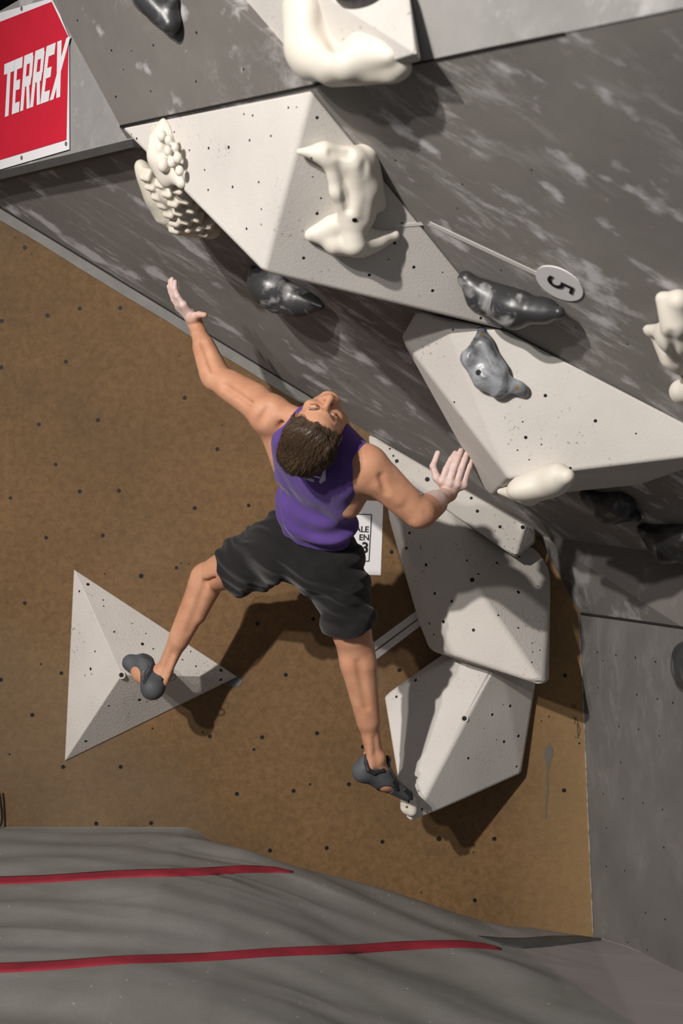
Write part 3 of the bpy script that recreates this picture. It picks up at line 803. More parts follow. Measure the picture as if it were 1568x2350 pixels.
# grey horn on the right volume
nf = vface(vol_right, 1240, 870)
N_ = nf.at
ph = [Cap(N_(1106, 758, .0), N_(1108, 790, .02), .014, .024, k=.02), Cap(N_(1108, 790, .015), N_(1080, 822, .02), .026, .028, k=.02), Cap(N_(1108, 795, .02), N_(1140, 850, .025), .028, .034, k=.02), Cap(N_(1078, 822, .01), N_(1110, 870, .02), .024, .034, k=.02),
      Cap(N_(1120, 860, .02), N_(1145, 893, .015), .036, .030, k=.02), Cap(N_(1150, 875, .02), N_(1200, 895, .015), .028, .018, k=.02), Cap(N_(1190, 888, .015), N_(1205, 905, .0), .018, .014, k=.01), Cap(N_(1100, 800, .06), N_(1108, 835, .055), .008, .006, k=.012, op='s'),
      Cap(N_(1085, 815, .05), N_(1112, 833, .055), .006, .006, k=.01, op='s'), Cap(N_(1112, 850, .06), N_(1150, 880, .06), .008, .007, k=.012, op='s'), Ell(N_(1160, 838, .08), (.02, .03, .03), k=.02, op='s')]
h4 = hold('grey chalked horn-shaped hold on the right white volume', ph, BLK_GREY, .0035, nf)
dot_on(h4, 1098, 855, 7, HOLE, 'bolt_hole'); dot_on(h4, 1106, 769, 4, BRASS, 'screw'); dot_on(h4, 1187, 890, 4, BRASS, 'screw')

# round cream hold under the right volume
D_ = lambda u, v, h: O.at(u, v, h)
ph = [Ell(D_(1238, 1112, .30), (.100, .075, .050), (Vector((.95, -.2, .22)).normalized(), Vector((0, 1, 0)), Vector((-.22, 0, .95)).normalized()), k=.03), Ell(D_(1270, 1100, .29), (.055, .07, .05), k=.03), Cap(D_(1148, 1128, .30), D_(1215, 1132, .30), .010, .040, k=.04),
      Cap(D_(1285, 1088, .29), D_(1302, 1092, .29), .03, .022, k=.03), Cap(D_(1282, 1085, .41), D_(1264, 1140, .37), .0035, .0035, k=.008, op='s'), Cap(D_(1292, 1083, .41), D_(1275, 1135, .37), .0025, .0025, k=.008, op='s')]
h5 = hold('cream half-dome hold tucked under the bottom edge of the right white volume', ph, CREAM, .004)

# cream holds cut by the right frame edge
ph = [Cap(Q_(1520, 685, .03), Q_(1548, 745, .06), .018, .035, k=.02), Cap(Q_(1558, 690, .03), Q_(1556, 750, .05), .03, .03, k=.03), Cap(Q_(1485, 755, .02), Q_(1545, 765, .05), .010, .034, k=.03), Cap(Q_(1500, 765, .02), Q_(1540, 815, .03), .012, .034, k=.03), Cap(Q_(1545, 770, .05), Q_(1562, 845, .04), .034, .02, k=.03),
      Cap(Q_(1560, 770, .04), Q_(1640, 800, .03), .05, .03, k=.03), Cap(Q_(1538, 770, .10), Q_(1555, 840, .075), .010, .008, k=.015, op='s')]
hold('cream winged hold at the right edge beneath chalk marks', ph, CREAM, .005, O)
ph = [Cap(Q_(1562, 900, .02), Q_(1640, 880, .03), .03, .05, k=.03), Cap(Q_(1560, 892, .02), Q_(1572, 920, .02), .016, .014, k=.03)]
hold('cream sliver of a hold cut by the right edge, below the winged one', ph, CREAM, .005, O)
# black holds in the shade at the right
ph = [Cap(Q_(1345, 1138, .02), Q_(1400, 1165, .03), .025, .05, k=.03), Cap(Q_(1400, 1165, .03), Q_(1460, 1185, .02), .05, .02, k=.03), Ell(Q_(1425, 1160, .03), (.05, .05, .05), k=.03), Ell(Q_(1380, 1170, .05), (.02, .02, .03), k=.015)]
hold('black hold in the shade directly under the right white volume', ph, BLK, .005, O, warp=lambda X, Y, Z: .003 * wav(X, Y, Z, 60, 2.3, ((1, .3, .2), (.2, 1, .7), (.4, -.3, 1))))
ph = [Cap(Q_(1475, 1215, .02), Q_(1530, 1260, .04), .022, .05, k=.03), Cap(Q_(1530, 1250, .04), Q_(1620, 1280, .04), .055, .04, k=.03), Cap(Q_(1500, 1225, .03), Q_(1580, 1235, .03), .03, .05, k=.03)]
hold('black glossy hold at the right edge below the shaded one', ph, black_hold_mat('black_gloss_resin', 0.6, 0.58, (.015, .015, .016, 1)), .005, O, warp=lambda X, Y, Z: .002 * wav(X, Y, Z, 60, .7, ((1, .3, .2), (.2, 1, .7), (.4, -.3, 1))))
S_ = Spl.at
ph = [Cap(S_(1572, 1500, .01), S_(1578, 1565, .01), .04, .04, k=.03), Ell(S_(1575, 1530, .02), (.05, .05, .06), k=.03), Cap(S_(1590, 1500, .02), S_(1600, 1560, .02), .05, .05, k=.03)]
hold('black rounded hold cut by the right edge on the side wall', ph, BLK, .006, Spl)
# small foot chip under the right shoe
fp = Plane(J(940, 1850, .385), (-.5, -.8, .25))
ph = [Ell(J(938, 1851, .395), (.030, .022, .030), k=.01), Ell(J(930, 1838, .40), (.018, .02, .02), k=.01), Cap(J(925, 1832, .405), J(950, 1836, .405), .010, .010, k=.012), Ell(J(946, 1862, .395), (.018, .02, .018), k=.01)]
h6 = hold('tiny cream foot chip at the tip of the five-sided volume, under the right shoe', ph, CREAM, .003)
dot_on(h6, 934, 1852, 3.2, BRASS, 'screw'); dot_on(h6, 938, 1840, 2.6, HOLE, 'bolt_hole')

# ------------------------------------------------------------------ flat things: tapes, tag, sign, banner, drip
def flat(name, pl, uvs, mat, thick=0.0015, h0=0.0, parent=None, xhint=(1, 0, 0)):
    return prism(name, [pl.at(u, v, h0 + thick) for u, v in uvs], pl.n, thick, mat, parent, xhint)
def band(a, b, w):
    a, b = Vector(a), Vector(b); d = (b - a).normalized(); n = Vector((-d.y, d.x)) * w / 2
    return [tuple(a - n), tuple(b - n), tuple(b + n), tuple(a + n)]
tape1 = flat('tape_strip', BACK, [(784, 1529), (957, 1401), (962, 1417), (792, 1543)], TAPE)
tag(tape1, 'upper of two white tape strips slanting on the brown wall beside the right leg', 'tape')
tape2 = flat('tape_strip', BACK, [(835, 1516), (962, 1421), (966, 1436), (838, 1533)], TAPE)
tag(tape2, 'lower of two white tape strips slanting on the brown wall beside the right leg', 'tape')

tapeA = flat('tape_strip', O, band((985, 513), (1236, 631), 8), TAPE, 0.002)
tag(tapeA, 'thin white tape line running across the grey overhang to the round tag', 'tape')
tapeB = flat('tape_strip', rf, band((906, 519), (978, 513), 7), TAPE, 0.002)
tag(tapeB, 'short tape piece between the beaked hold and the edge of the largest volume', 'tape')
# round number tag: a true disc on the overhang
tc = O.at(1285, 649, 0.0)
tx = (O.at(1334, 679) - O.at(1236, 619)).normalized()
trad = (O.at(1335, 681) - O.at(1235, 617)).length / 2
ty = O.n.cross(tx)
pts = [tc + tx * math.cos(a) * trad + ty * math.sin(a) * trad + O.n * 0.004 for a in [i * 2 * math.pi / 36 for i in range(36)]]
tagd = prism('number_tag', pts, O.n, 0.004, PAPER, xhint=tx)
tag(tagd, 'round white tag with the number 5 on the grey overhang', 'tag')

def text_mesh(body, name, mat, parent, M, size, align='CENTER', bold=0.0, space=1.0, shear=0.0):
    cu = bpy.data.curves.new('txt', 'FONT')
    cu.body = body; cu.size = size; cu.align_x = align; cu.align_y = 'CENTER'; cu.extrude = 0.0004; cu.offset = bold; cu.space_character = space; cu.shear = shear
    o = bpy.data.objects.new('txt', cu); COL.objects.link(o)
    bpy.context.view_layer.update()
    me = bpy.data.meshes.new_from_object(o.evaluated_get(bpy.context.evaluated_depsgraph_get()))
    bpy.data.objects.remove(o); bpy.data.curves.remove(cu)
    me.name = name; me.materials.clear()
    return link(name, me, mat, parent, M)
# the 5 reads rotated: its top points along the overhang towards the lower left of the frame
M = frame(tc + O.n * 0.0062, O.n, tx)
up5 = (O.at(1262, 640) - O.at(1308, 662)).normalized()
M5 = frame(tc + O.n * 0.0062, O.n, -(up5.cross(O.n)))
text_mesh('5', 'printed_number', INK, tagd, M5, trad * 1.6, bold=0.0)

# paper sign
sign = flat('paper_sign', BACK, [(822, 1148), (880, 1150), (874, 1320), (800, 1318), (800, 1148)], PAPER)
tag(sign, 'white paper sign with black frame on the brown wall behind the climber', 'sign')
for seg in (((820, 1180), (853, 1181)), ((853, 1181), (847, 1288)), ((847, 1288), (812, 1287))):
    flat('printed_frame', BACK, band(seg[0], seg[1], 2.2), INK, 0.001, 0.002, parent=sign)
for s_, u, v, sz, b in (('ALE', 831, 1215, 19, .0006), ('EN', 836, 1234, 19, .0006), ('3', 838, 1258, 34, .0016)):
    M = frame(J(u, v, 0.0032), (0, -1, 0), (1, 0, -0.04))
    text_mesh(s_, 'printed_text', INK, sign, M, sz / 600.0, bold=b)

PEN = plain('pen_ink', rgb(50, 42, 30), .7, .2)
for a_, b_ in (((1314, 1646), (1322, 1652)), ((1322, 1644), (1319, 1662)), ((1325, 1650), (1327, 1690)), ((1327, 1660), (1332, 1676)), ((1332, 1676), (1329, 1690)), ((1311, 1616), (1324, 1619)), ((1313, 1622), (1322, 1624)), ((1320, 1692), (1330, 1693))):
    flat('pen_mark', BACK, band(a_, b_, 1.6), PEN, 0.0008, 0.0, parent=wall_back)
# paint drip, blob, chalk
drip = flat('paint_drip', BACK, [(1262, 1702), (1266, 1712), (1270, 1720), (1268, 1738), (1262, 1752), (1258, 1772), (1258, 1800), (1260, 1818), (1256, 1830), (1254, 1878), (1251, 1878), (1253, 1820), (1255, 1770), (1253, 1745), (1249, 1728), (1252, 1716), (1258, 1712)], DRIP, 0.002)
tag(drip, 'grey paint drip running down the brown wall at right', 'paint drip')
blob = flat('paint_patch', BACK, [(524, 1568), (540, 1556), (552, 1552), (556, 1566), (550, 1574), (532, 1576)], plain('blue_grey_patch', rgb(92, 96, 98), .7), 0.003)
tag(blob, 'small blue-grey paint patch at the tip of the triangular volume', 'paint patch')

# sponsor banner on the upper left panel
n2 = AP.n
def bann(uvs, mat, name, parent=None, h0=0.0, th=0.002): return prism(name, [AP.at(u, v, h0 + th) for u, v in uvs], AP.n, th, mat, parent, adir)
banner = bann([(-260, 102), (0, 29), (110, -2), (123, 0), (157, 84), (158, 343), (0, 389), (-260, 462)], BWHITE, 'banner', None, 0.004, 0.003)
tag(banner, 'red banner with white lettering and white border at top left', 'banner')
bann([(-250, 128), (0, 50), (113, 6), (118, 4), (157, 86), (152, 321), (0, 367), (-250, 440)], RED, 'red_field', banner, 0.0075, 0.001)
TL, TR, BR, BL = Vector((9, 148)), Vector((157, 85)), Vector((141, 221)), Vector((7, 270))
def letter_pt(x, y):
    top = TL.lerp(TR, x); bot = BL.lerp(BR, x); return bot.lerp(top, y)
GL = {  # strokes in a unit cell
 'T': [[(0, .80), (1.05, .80), (1.05, 1), (0, 1)], [(.26, 0), (.66, 0), (.68, .82), (.34, .82)]],
 'E': [[(0, 0), (.34, 0), (.40, 1), (.06, 1)], [(.2, .80), (1, .80), (1, 1), (.2, 1)], [(.2, .42), (.85, .42), (.85, .60), (.2, .60)], [(.2, 0), (.95, 0), (.95, .19), (.2, .19)]],
 'R': [[(0, 0), (.32, 0), (.38, 1), (.06, 1)], [(.2, .82), (.82, .82), (.98, .90), (.90, 1), (.2, 1)], [(.70, .50), (1, .56), (1, .93), (.70, .9)], [(.2, .42), (.92, .42), (.98, .60), (.2, .60)], [(.46, .50), (.76, .50), (1.06, 0), (.72, 0)]],
 'X': [[(-.08, 0), (.28, 0), (1.12, 1), (.78, 1)], [(.0, 1), (.36, 1), (.92, 0), (.56, 0)]]}
cells = [('T', 0.00, 0.15), ('E', 0.155, 0.13), ('R', 0.30, 0.155), ('R', 0.47, 0.16), ('E', 0.645, 0.15), ('X', 0.82, 0.18)]
for ch, x0, w in cells:
    bm = bmesh.new()
    for k, st in enumerate(GL[ch]):
        z = 0.0095 + k * 0.0003
        f = [AP.at(*letter_pt(x0 + (p[0] + (p[1] - .5) * .10) * w, p[1]), z) for p in st]
        b = [p - n2 * 0.0006 for p in f]
        F = [bm.verts.new(p) for p in f]; Bk = [bm.verts.new(p) for p in b]
        bm.faces.new(F); bm.faces.new(Bk[::-1])
        for i in range(len(f)): bm.faces.new((F[i], Bk[i], Bk[(i + 1) % len(f)], F[(i + 1) % len(f)]))
    finish(bm, 'letter', BWHITE, banner, frame(AP.at(*letter_pt(x0, .5), .01), n2, adir))
for (u, v) in ((50, 20), (50, 362), (152, 330)):
    me = ring_mesh('grommet', .45, 1, .3); me.materials.append(STEEL)
    link('grommet', me, None, banner, frame(AP.at(u, v, .008), n2) @ Matrix.Diagonal((.007, .007, .006, 1)))

# quickdraw carabiner and cord at the left edge
def tube(name, pts, r, mat, parent=None, seg=8, closed=False, taper=None):
    pts = [Vector(p) for p in pts]; bm = bmesh.new(); rows = []; N = len(pts)
    up = Vector((0, 0, 1))
    for i, p in enumerate(pts):
        a = pts[(i - 1) % N] if closed or i else pts[0]; b = pts[(i + 1) % N] if closed or i < N - 1 else pts[-1]
        d = (b - a).normalized(); x = d.cross(Vector((.3, .9, .2))).normalized(); y = d.cross(x)
        rr_ = r if taper is None else r * taper[i]
        rows.append([bm.verts.new(p + (x * math.cos(k * 2 * math.pi / seg) + y * math.sin(k * 2 * math.pi / seg)) * rr_) for k in range(seg)])
    for i in range(N if closed else N - 1):
        A, B = rows[i], rows[(i + 1) % N]
        for k in range(seg): bm.faces.new((A[k], A[(k + 1) % seg], B[(k + 1) % seg], B[k]))
    if not closed: bm.faces.new(rows[0][::-1]); bm.faces.new(rows[-1])
    return finish(bm, name, mat, parent, Matrix.Translation(sum(pts, Vector()) / N), smooth=True)
cb = []
for i in range(20):
    a = i * 2 * math.pi / 20
    cu_ = 0 + (26 if math.cos(a) > 0 else 34) * math.copysign(abs(math.cos(a)) ** .7, math.cos(a))
    cb.append(J(cu_, 1797 + 10.5 * math.copysign(abs(math.sin(a)) ** .8, math.sin(a)), .045))
carab = bpy.data.objects.new('carabiner', None); COL.objects.link(carab); carab.matrix_local = Matrix.Translation(J(0, 1797, .03)); WM[carab.name] = carab.matrix_local.copy()
tag(carab, 'steel carabiner hanging from a bolt hanger at the left edge of the brown wall', 'carabiner')
tube('ring_body', cb, .0055, STEEL, carab, closed=True)
sculpt('hanger', [Ell(J(8, 1768, .02), (.022, .02, .02), k=.01), Ell(J(-6, 1776, .02), (.025, .014, .014), k=.01)], .003, plain('hanger_steel', rgb(92, 88, 86), .5, .4, metal=.5), carab)
cord = tube('cord', [J(-3, 1815, .03), J(1, 1835, .025), J(4, 1860, .02), J(5, 1880, .02), J(2, 1894, .03), J(-8, 1900, .04)], .0045, ROPE)
tag(cord, 'dark cord hanging down to the mat at the left edge', 'cord')

# ------------------------------------------------------------------ the climber
def skin_mat():
    t = NT('skin', 0.56, 0.3)
    f = t.noise(14, 4, 0.55)
    c = t.mix(t.ramp(f, [(0.35, 0.0), (0.7, 1.0)]), (0.565, 0.295, 0.182, 1), (0.465, 0.220, 0.128, 1))
    at = t.n('ShaderNodeAttribute', attribute_name='chalk')
    c = t.mix(t.math('MULTIPLY', at.outputs['Fac'], t.ramp(t.noise(60, 4, 0.6), [(0.3, 0.45), (0.6, 0.85)])), c, (0.64, 0.53, 0.52, 1))
    t.color(c)
    t.b.inputs['Subsurface Weight'].default_value = 0.12
    t.b.inputs['Subsurface Radius'].default_value = (0.012, 0.005, 0.003)
    t.b.inputs['Subsurface Scale'].default_value = 1.0
    t.bump(t.noise(240, 3, 0.5), 0.06, 0.001)
    return t.m
SKIN = skin_mat()
HAIRM = plain('brown_hair', (0.050, 0.032, 0.020, 1), 0.42, 0.45, 0.35)
HAIR2 = plain('light_brown_hair', (0.135, 0.085, 0.050, 1), 0.40, 0.5, 0.3)
LIPM = plain('lips', (0.42, 0.16, 0.13, 1), 0.45, 0.4)
EYEW = plain('eye_white', (0.62, 0.58, 0.54, 1), 0.25, 0.5)
IRIS = plain('iris', (0.05, 0.04, 0.03, 1), 0.2, 0.6)
def cloth(name, c1, c2, bs=0.25):
    t = NT(name, 0.88, 0.15)
    t.color(t.mix(t.ramp(t.noise(6, 4), [(0.35, 0.0), (0.7, 1.0)]), c1, c2))
    t.b.inputs['Sheen Weight'].default_value = 0.15
    t.bump(t.noise(500, 2, 0.5), bs, 0.0008)
    return t.m
PURPLE = cloth('purple_jersey', (0.108, 0.058, 0.252, 1), (0.082, 0.043, 0.200, 1))
BLACKC = cloth('black_shorts_cloth', (0.016, 0.014, 0.015, 1), (0.010, 0.009, 0.010, 1))
SHOE = plain('dark_grey_rubber', (0.085, 0.090, 0.100, 1), 0.62, 0.35, 0.35, 0.15, 120)
SHOE2 = plain('black_rubber', (0.022, 0.023, 0.026, 1), 0.55, 0.4, 0.2)
ORANGE = plain('orange_print', (0.70, 0.22, 0.04, 1), 0.6, 0.3)

def W(x, y, z):           # camera-style axes (right, up, toward viewer) -> world
    return Vector((x, -z, y))
hipL, hipR = J(645, 1255, .66), J(766, 1290, .74)
pelvis = J(706, 1262, .70)
waist = J(716, 1185, .83)
chest = J(733, 1085, .98)
shL, shR = J(625, 952, .94), J(838, 1068, 1.08)
neck = J(742, 992, 1.06)
elL, wrL = J(497, 868, .80), J(446, 738, .66)
elR, wrR = J(958, 1178, 1.04), J(1030, 1132, .83)
knL, anL = J(474, 1328, .39), J(374, 1545, .31)
knR, anR = J(818, 1492, .60), J(860, 1738, .52)

# torso frame
tu = (neck - pelvis).normalized()
tr = (shR - shL); tr = (tr - tu * tr.dot(tu)).normalized()
tb = tu.cross(tr).normalized()
if tb.dot(CAM - chest) < 0: tb = -tb          # out of the back, towards the camera
AX = (tr, tb, tu)
def mid(a, b, t): return a.lerp(b, t)
def limb(P, a, b, r1, r2, k=.02): P.append(Cap(a, b, r1, r2, k=k))
body = []
# trunk
body += [Ell(chest + tu * .02 - tb * .02, (.148, .088, .150), AX, k=.04), Ell(waist - tb * .02, (.125, .080, .12), AX, k=.05), Ell(pelvis - tb * .02 - tr * .006, (.126, .086, .09), AX, k=.04),
         Cap(hipL, hipR, .070, .064, k=.04), Ell(mid(hipL, pelvis, .4) + tb * .045, (.062, .062, .062), AX, k=.04), Ell(mid(hipR, pelvis, .4) + tb * .045, (.060, .060, .060), AX, k=.04)]
for sh, sgn in ((shL, -1), (shR, 1)):
    body += [Cap(neck - tb * .01, sh + tu * .01, .040, .046, k=.04), Ell(chest + tr * sgn * .085 + tu * .06 + tb * .035, (.065, .035, .075), AX, k=.03),
             Cap(chest + tr * sgn * .12 - tu * .06, sh - tu * .03, .045, .048, k=.04)]
# neck
Hc = J(724, 989, 1.18)
U_ = W(-.24, -.52, .82).normalized(); Fv = W(.345, .745, .57); Fv = (Fv - U_ * Fv.dot(U_)).normalized(); Rv = Fv.cross(U_).normalized()
if Rv.x < 0: Rv = -Rv
HS = 0.96
def HP(x, y, z): return Hc + (Rv * x + Fv * y + U_ * z) * HS
HA = (Rv, Fv, U_)
body += [Cap(HP(0, -.02, -.05), neck, .054, .060, k=.03), Cap(HP(.0, .02, -.07), neck - tb * .05, .04, .05, k=.03)]
# left arm: shoulder, deltoid, biceps, forearm
dl = (elL - shL).normalized()
body += [Ell(shL + dl * .01 + tb * .008, (.062, .058, .060), None, k=.035), Cap(shL, elL, .050, .037, k=.03), Cap(mid(shL, elL, .28), mid(shL, elL, .78), .045, .040, k=.03), Cap(mid(shL, elL, .35) + Vector((.02, 0, .022)), mid(shL, elL, .82) + Vector((.014, 0, .016)), .030, .024, k=.03),
         Cap(elL, wrL, .039, .0245, k=.02), Cap(mid(elL, wrL, .08), mid(elL, wrL, .55), .047, .034, k=.02), Cap(mid(elL, wrL, .10) + Vector((-.012, 0, .0)), mid(elL, wrL, .5) + Vector((-.010, 0, 0)), .030, .022, k=.02), Ell(elL + Vector((-.012, -.01, -.012)), (.024, .024, .024), k=.015)]
# right arm
dr_ = (elR - shR).normalized()
body += [Ell(shR + dr_ * .015 + tb * .005, (.068, .060, .068), None, k=.035), Cap(shR, elR, .054, .038, k=.03), Cap(mid(shR, elR, .3), mid(shR, elR, .8), .049, .042, k=.03), Cap(mid(shR, elR, .35) + Vector((.022, 0, .022)), mid(shR, elR, .75) + Vector((.018, 0, .018)), .026, .022, k=.02),
         Cap(elR, wrR, .040, .026, k=.02), Cap(mid(elR, wrR, .08), mid(elR, wrR, .55), .047, .034, k=.02), Ell(elR + Vector((.002, -.012, -.018)), (.026, .024, .024), k=.015), Cap(mid(elR, wrR, .1) + Vector((.012, -.01, -.016)), mid(elR, wrR, .55) + Vector((.012, -.008, -.012)), .032, .022, k=.02)]
body += [Cap(mid(shR, elR, .30) + Vector((-.01, -.045, -.012)), mid(shR, elR, .62) + Vector((0, -.038, -.012)), .014, .014, k=.02), Cap(mid(shR, elR, .22) + Vector((.012, -.062, .0)), mid(shR, elR, .36) + Vector((.004, -.058, -.03)), .005, .005, k=.018, op='s'),
         Cap(mid(elR, wrR, .15) + Vector((.0, -.057, -.004)), mid(elR, wrR, .6) + Vector((.0, -.046, -.004)), .003, .003, k=.020, op='s'),
         Cap(shL + Vector((-.045, -.054, -.035)), shL + Vector((-.01, -.066, .02)), .003, .003, k=.028, op='s'), Cap(shL + Vector((.035, -.060, -.035)), shL + Vector((.050, -.058, .0)), .006, .006, k=.03, op='s'),
         Cap(mid(shL, elL, .3) + Vector((-.004, -.056, -.004)), mid(shL, elL, .8) + Vector((-.004, -.051, -.002)), .003, .003, k=.022, op='s'),
         Cap(mid(elL, wrL, .12) + Vector((.002, -.055, -.002)), mid(elL, wrL, .6) + Vector((.002, -.043, 0)), .003, .003, k=.020, op='s')]
# hands ------------------------------------------------------------
def hand(wr, wr_r, palm, fingers, thumb, kn_r=.0115, dh=0.0):
    H = [Cap(wr, palm, wr_r, wr_r * .95, k=.012)]
    for f in fingers:
        pts = [J(q[0], q[1], q[2] + dh) for q in f]
        H.append(Cap(wr.lerp(palm, .5), pts[0], .016, kn_r + .002, k=.010))
        H.append(Cap(palm, pts[0], .015, kn_r + .001, k=.008))
        rr_ = [kn_r, kn_r * .92, kn_r * .82, kn_r * .70]
        for i in range(len(pts) - 1): H.append(Cap(pts[i], pts[i + 1], rr_[min(i, 3)], rr_[min(i + 1, 3)], k=.003))
    pts = [J(q[0], q[1], q[2] + dh) for q in thumb]; rr_ = [.018, .0135, .0105, .0095]
    for i in range(len(pts) - 1): H.append(Cap(pts[i], pts[i + 1], rr_[i], rr_[i + 1], k=.006))
    return H
handR = hand(wrR, .0255, J(1036, 1116, .835),
    [[(1016, 1103, .745), (1025, 1077, .742), (1036, 1055, .730), (1045, 1040, .715)],
     [(1032, 1108, .748), (1041, 1078, .746), (1051, 1051, .735), (1058, 1034, .720)],
     [(1048, 1111, .742), (1057, 1081, .740), (1066, 1056, .730), (1072, 1040, .715)],
     [(1063, 1113, .730), (1070, 1088, .728), (1077, 1070, .720), (1081, 1057, .710)]],
    [(1024, 1118, .715), (1003, 1096, .715), (994, 1070, .71), (1005, 1040, .70)], .0128, .11)
handL = hand(wrL, .023, J(436, 722, .665),
    [[(421, 700, .615), (408, 681, .620), (401, 662, .620), (402, 647, .615)],
     [(416, 699, .595), (402, 677, .600), (395, 656, .598), (395, 641, .590)],
     [(413, 702, .575), (400, 680, .577), (392, 660, .575), (391, 645, .568)],
     [(412, 706, .556), (400, 688, .555), (393, 671, .552), (388, 657, .548)]],
    [(440, 732, .60), (447, 726, .625), (457, 722, .640), (470, 723, .648)], .0115, .08)
handL += [Ell(J(447, 733, .69), (.020, .02, .018), k=.012)]
# legs
def kn(a, b, t, off=(0, 0, 0)): return mid(a, b, t) + Vector(off)
body += [Cap(hipL, knL, .085, .050, k=.04), Cap(mid(hipL, knL, .25), mid(hipL, knL, .8), .078, .056, k=.03), Cap(kn(hipL, knL, .6, (-.0, .0, .035)), kn(hipL, knL, .95, (0, 0, .018)), .035, .030, k=.02), Cap(kn(hipL, knL, .6, (.0, -.03, -.02)), kn(hipL, knL, 1.02, (0.012, -.02, -.026)), .020, .014, k=.012),
         Ell(knL, (.050, .050, .050), k=.03), Cap(knL, anL, .044, .028, k=.03), Cap(kn(knL, anL, .12, (.012, -.018, -.004)), kn(knL, anL, .64, (.006, -.012, -.002)), .046, .027, k=.03), Cap(kn(knL, anL, .1, (-.018, 0, .004)), kn(knL, anL, .6, (-.010, 0, 0)), .030, .022, k=.02),
         Cap(kn(knL, anL, .1, (.03, -.02, -.01)), kn(knL, anL, .35, (.030, -.02, -.01)), .024, .024, k=.02), Ell(anL + Vector((-.016, -.01, .0)), (.018, .018, .02), k=.012), Ell(anL + Vector((.020, -.01, -.002)), (.016, .016, .02), k=.012), Cap(kn(knL, anL, .75, (.014, -.020, 0)), anL + Vector((.010, -.028, -.03)), .012, .012, k=.012)]
body += [Cap(hipR, knR, .072, .056, k=.04), Cap(mid(hipR, knR, .25), mid(hipR, knR, .8), .066, .062, k=.03), Ell(knR, (.054, .05, .056), k=.03), Cap(knR, anR, .048, .029, k=.03),
         Cap(kn(knR, anR, .14, (-.018, -.02, 0)), kn(knR, anR, .66, (-.008, -.012, 0)), .044, .026, k=.03), Cap(kn(knR, anR, .14, (.018, -.018, 0)), kn(knR, anR, .64, (.008, -.012, 0)), .042, .026, k=.03), Cap(kn(knR, anR, -.10, (-.030, -.018, 0)), kn(knR, anR, .10, (-.026, -.022, 0)), .014, .012, k=.015), Cap(kn(knR, anR, -.10, (.030, -.018, 0)), kn(knR, anR, .10, (.026, -.022, 0)), .014, .012, k=.015),
         Cap(kn(knR, anR, .7, (-.002, -.018, 0)), anR + Vector((-.012, -.028, -.025)), .013, .013, k=.012), Ell(anR + Vector((.020, -.008, .0)), (.017, .02, .02), k=.012), Ell(anR + Vector((-.020, .0, .004)), (.016, .018, .018), k=.012)]
body += [Cap(kn(knR, anR, .10, (.0, -.070, 0)), kn(knR, anR, .50, (.002, -.058, 0)), .004, .003, k=.026, op='s'),
         Cap(kn(knL, anL, .05, (.010, -.072, 0)), kn(knL, anL, .55, (.026, -.058, 0)), .003, .003, k=.026, op='s'), Cap(kn(hipL, knL, .78, (0, -.068, -.002)), kn(hipL, knL, .98, (.002, -.064, -.008)), .003, .003, k=.026, op='s'),
         Cap(kn(knL, anL, .78, (.0, -.036, 0)), anL + Vector((.000, -.036, -.01)), .005, .006, k=.012, op='s'), Cap(kn(knR, anR, .80, (.014, -.036, 0)), anR + Vector((.010, -.036, -.01)), .005, .006, k=.012, op='s')]
# feet
heL, mfL, toL = J(352, 1576, .335), J(326, 1545, .29), J(298, 1518, .25)
heR, mfR, toR = J(836, 1768, .52), J(884, 1792, .495), J(934, 1824, .455)
body += [Cap(anL, heL, .028, .030, k=.02), Cap(heL, mfL, .030, .030, k=.02), Cap(anL, mfL, .028, .030, k=.02), Cap(mfL, toL, .030, .022, k=.02),
         Cap(anR, heR, .029, .030, k=.02), Cap(heR, mfR, .029, .030, k=.02), Cap(anR, mfR, .028, .030, k=.02), Cap(mfR, toR, .029, .018, k=.02)]
# head
def HE(x, y, z, rx, ry, rz, k=.02, op='u', axes=None): return Ell(HP(x, y, z), (rx * HS, ry * HS, rz * HS), axes or HA, k=k, op=op)
def HCp(a, b, r1, r2=None, k=.01, op='u'): return Cap(HP(*a), HP(*b), r1 * HS, (r1 if r2 is None else r2) * HS, k=k, op=op)
head = [HE(0, -.012, .035, .075, .096, .082, .02), HE(0, .030, .0, .062, .060, .075, .03), HE(0, .030, -.06, .050, .052, .050, .03), HE(0, .074, -.098, .020, .018, .016, .02)]
for s in (-1, 1):
    head += [HCp((s * .058, -.004, -.052), (s * .018, .068, -.098), .013, .012, .02), HE(s * .046, .060, -.026, .020, .020, .018, .02), HCp((s * .008, .088, .020), (s * .044, .074, .019), .009, .007, .010),
             HE(s * .031, .094, -.001, .018, .012, .011, .012, 's'), HE(s * .031, .0755, -.001, .0140, .0140, .0125, .004)]
    # lids
    head += [HCp((s * .018, .085, .0045), (s * .031, .0895, .0075), .0035, .004, .003), HCp((s * .031, .0895, .0075), (s * .046, .081, .003), .004, .003, .003),
             HCp((s * .018, .084, -.004), (s * .032, .0865, -.0085), .0028, .003, .003), HCp((s * .032, .0865, -.0085), (s * .046, .080, -.002), .003, .0025, .003)]
    # ears
    e = s * .079
    EA = ((Rv * .93 - Fv * .36 * s).normalized(), (Fv * .93 + Rv * .36 * s).normalized(), U_)
    head += [HE(e, -.014, -.010, .007, .019, .031, .008, 'u', EA), HE(e + s * .006, -.012, -.006, .005, .011, .018, .005, 's', EA), HE(e - s * .002, -.004, -.036, .006, .010, .010, .006, 'u', EA)]
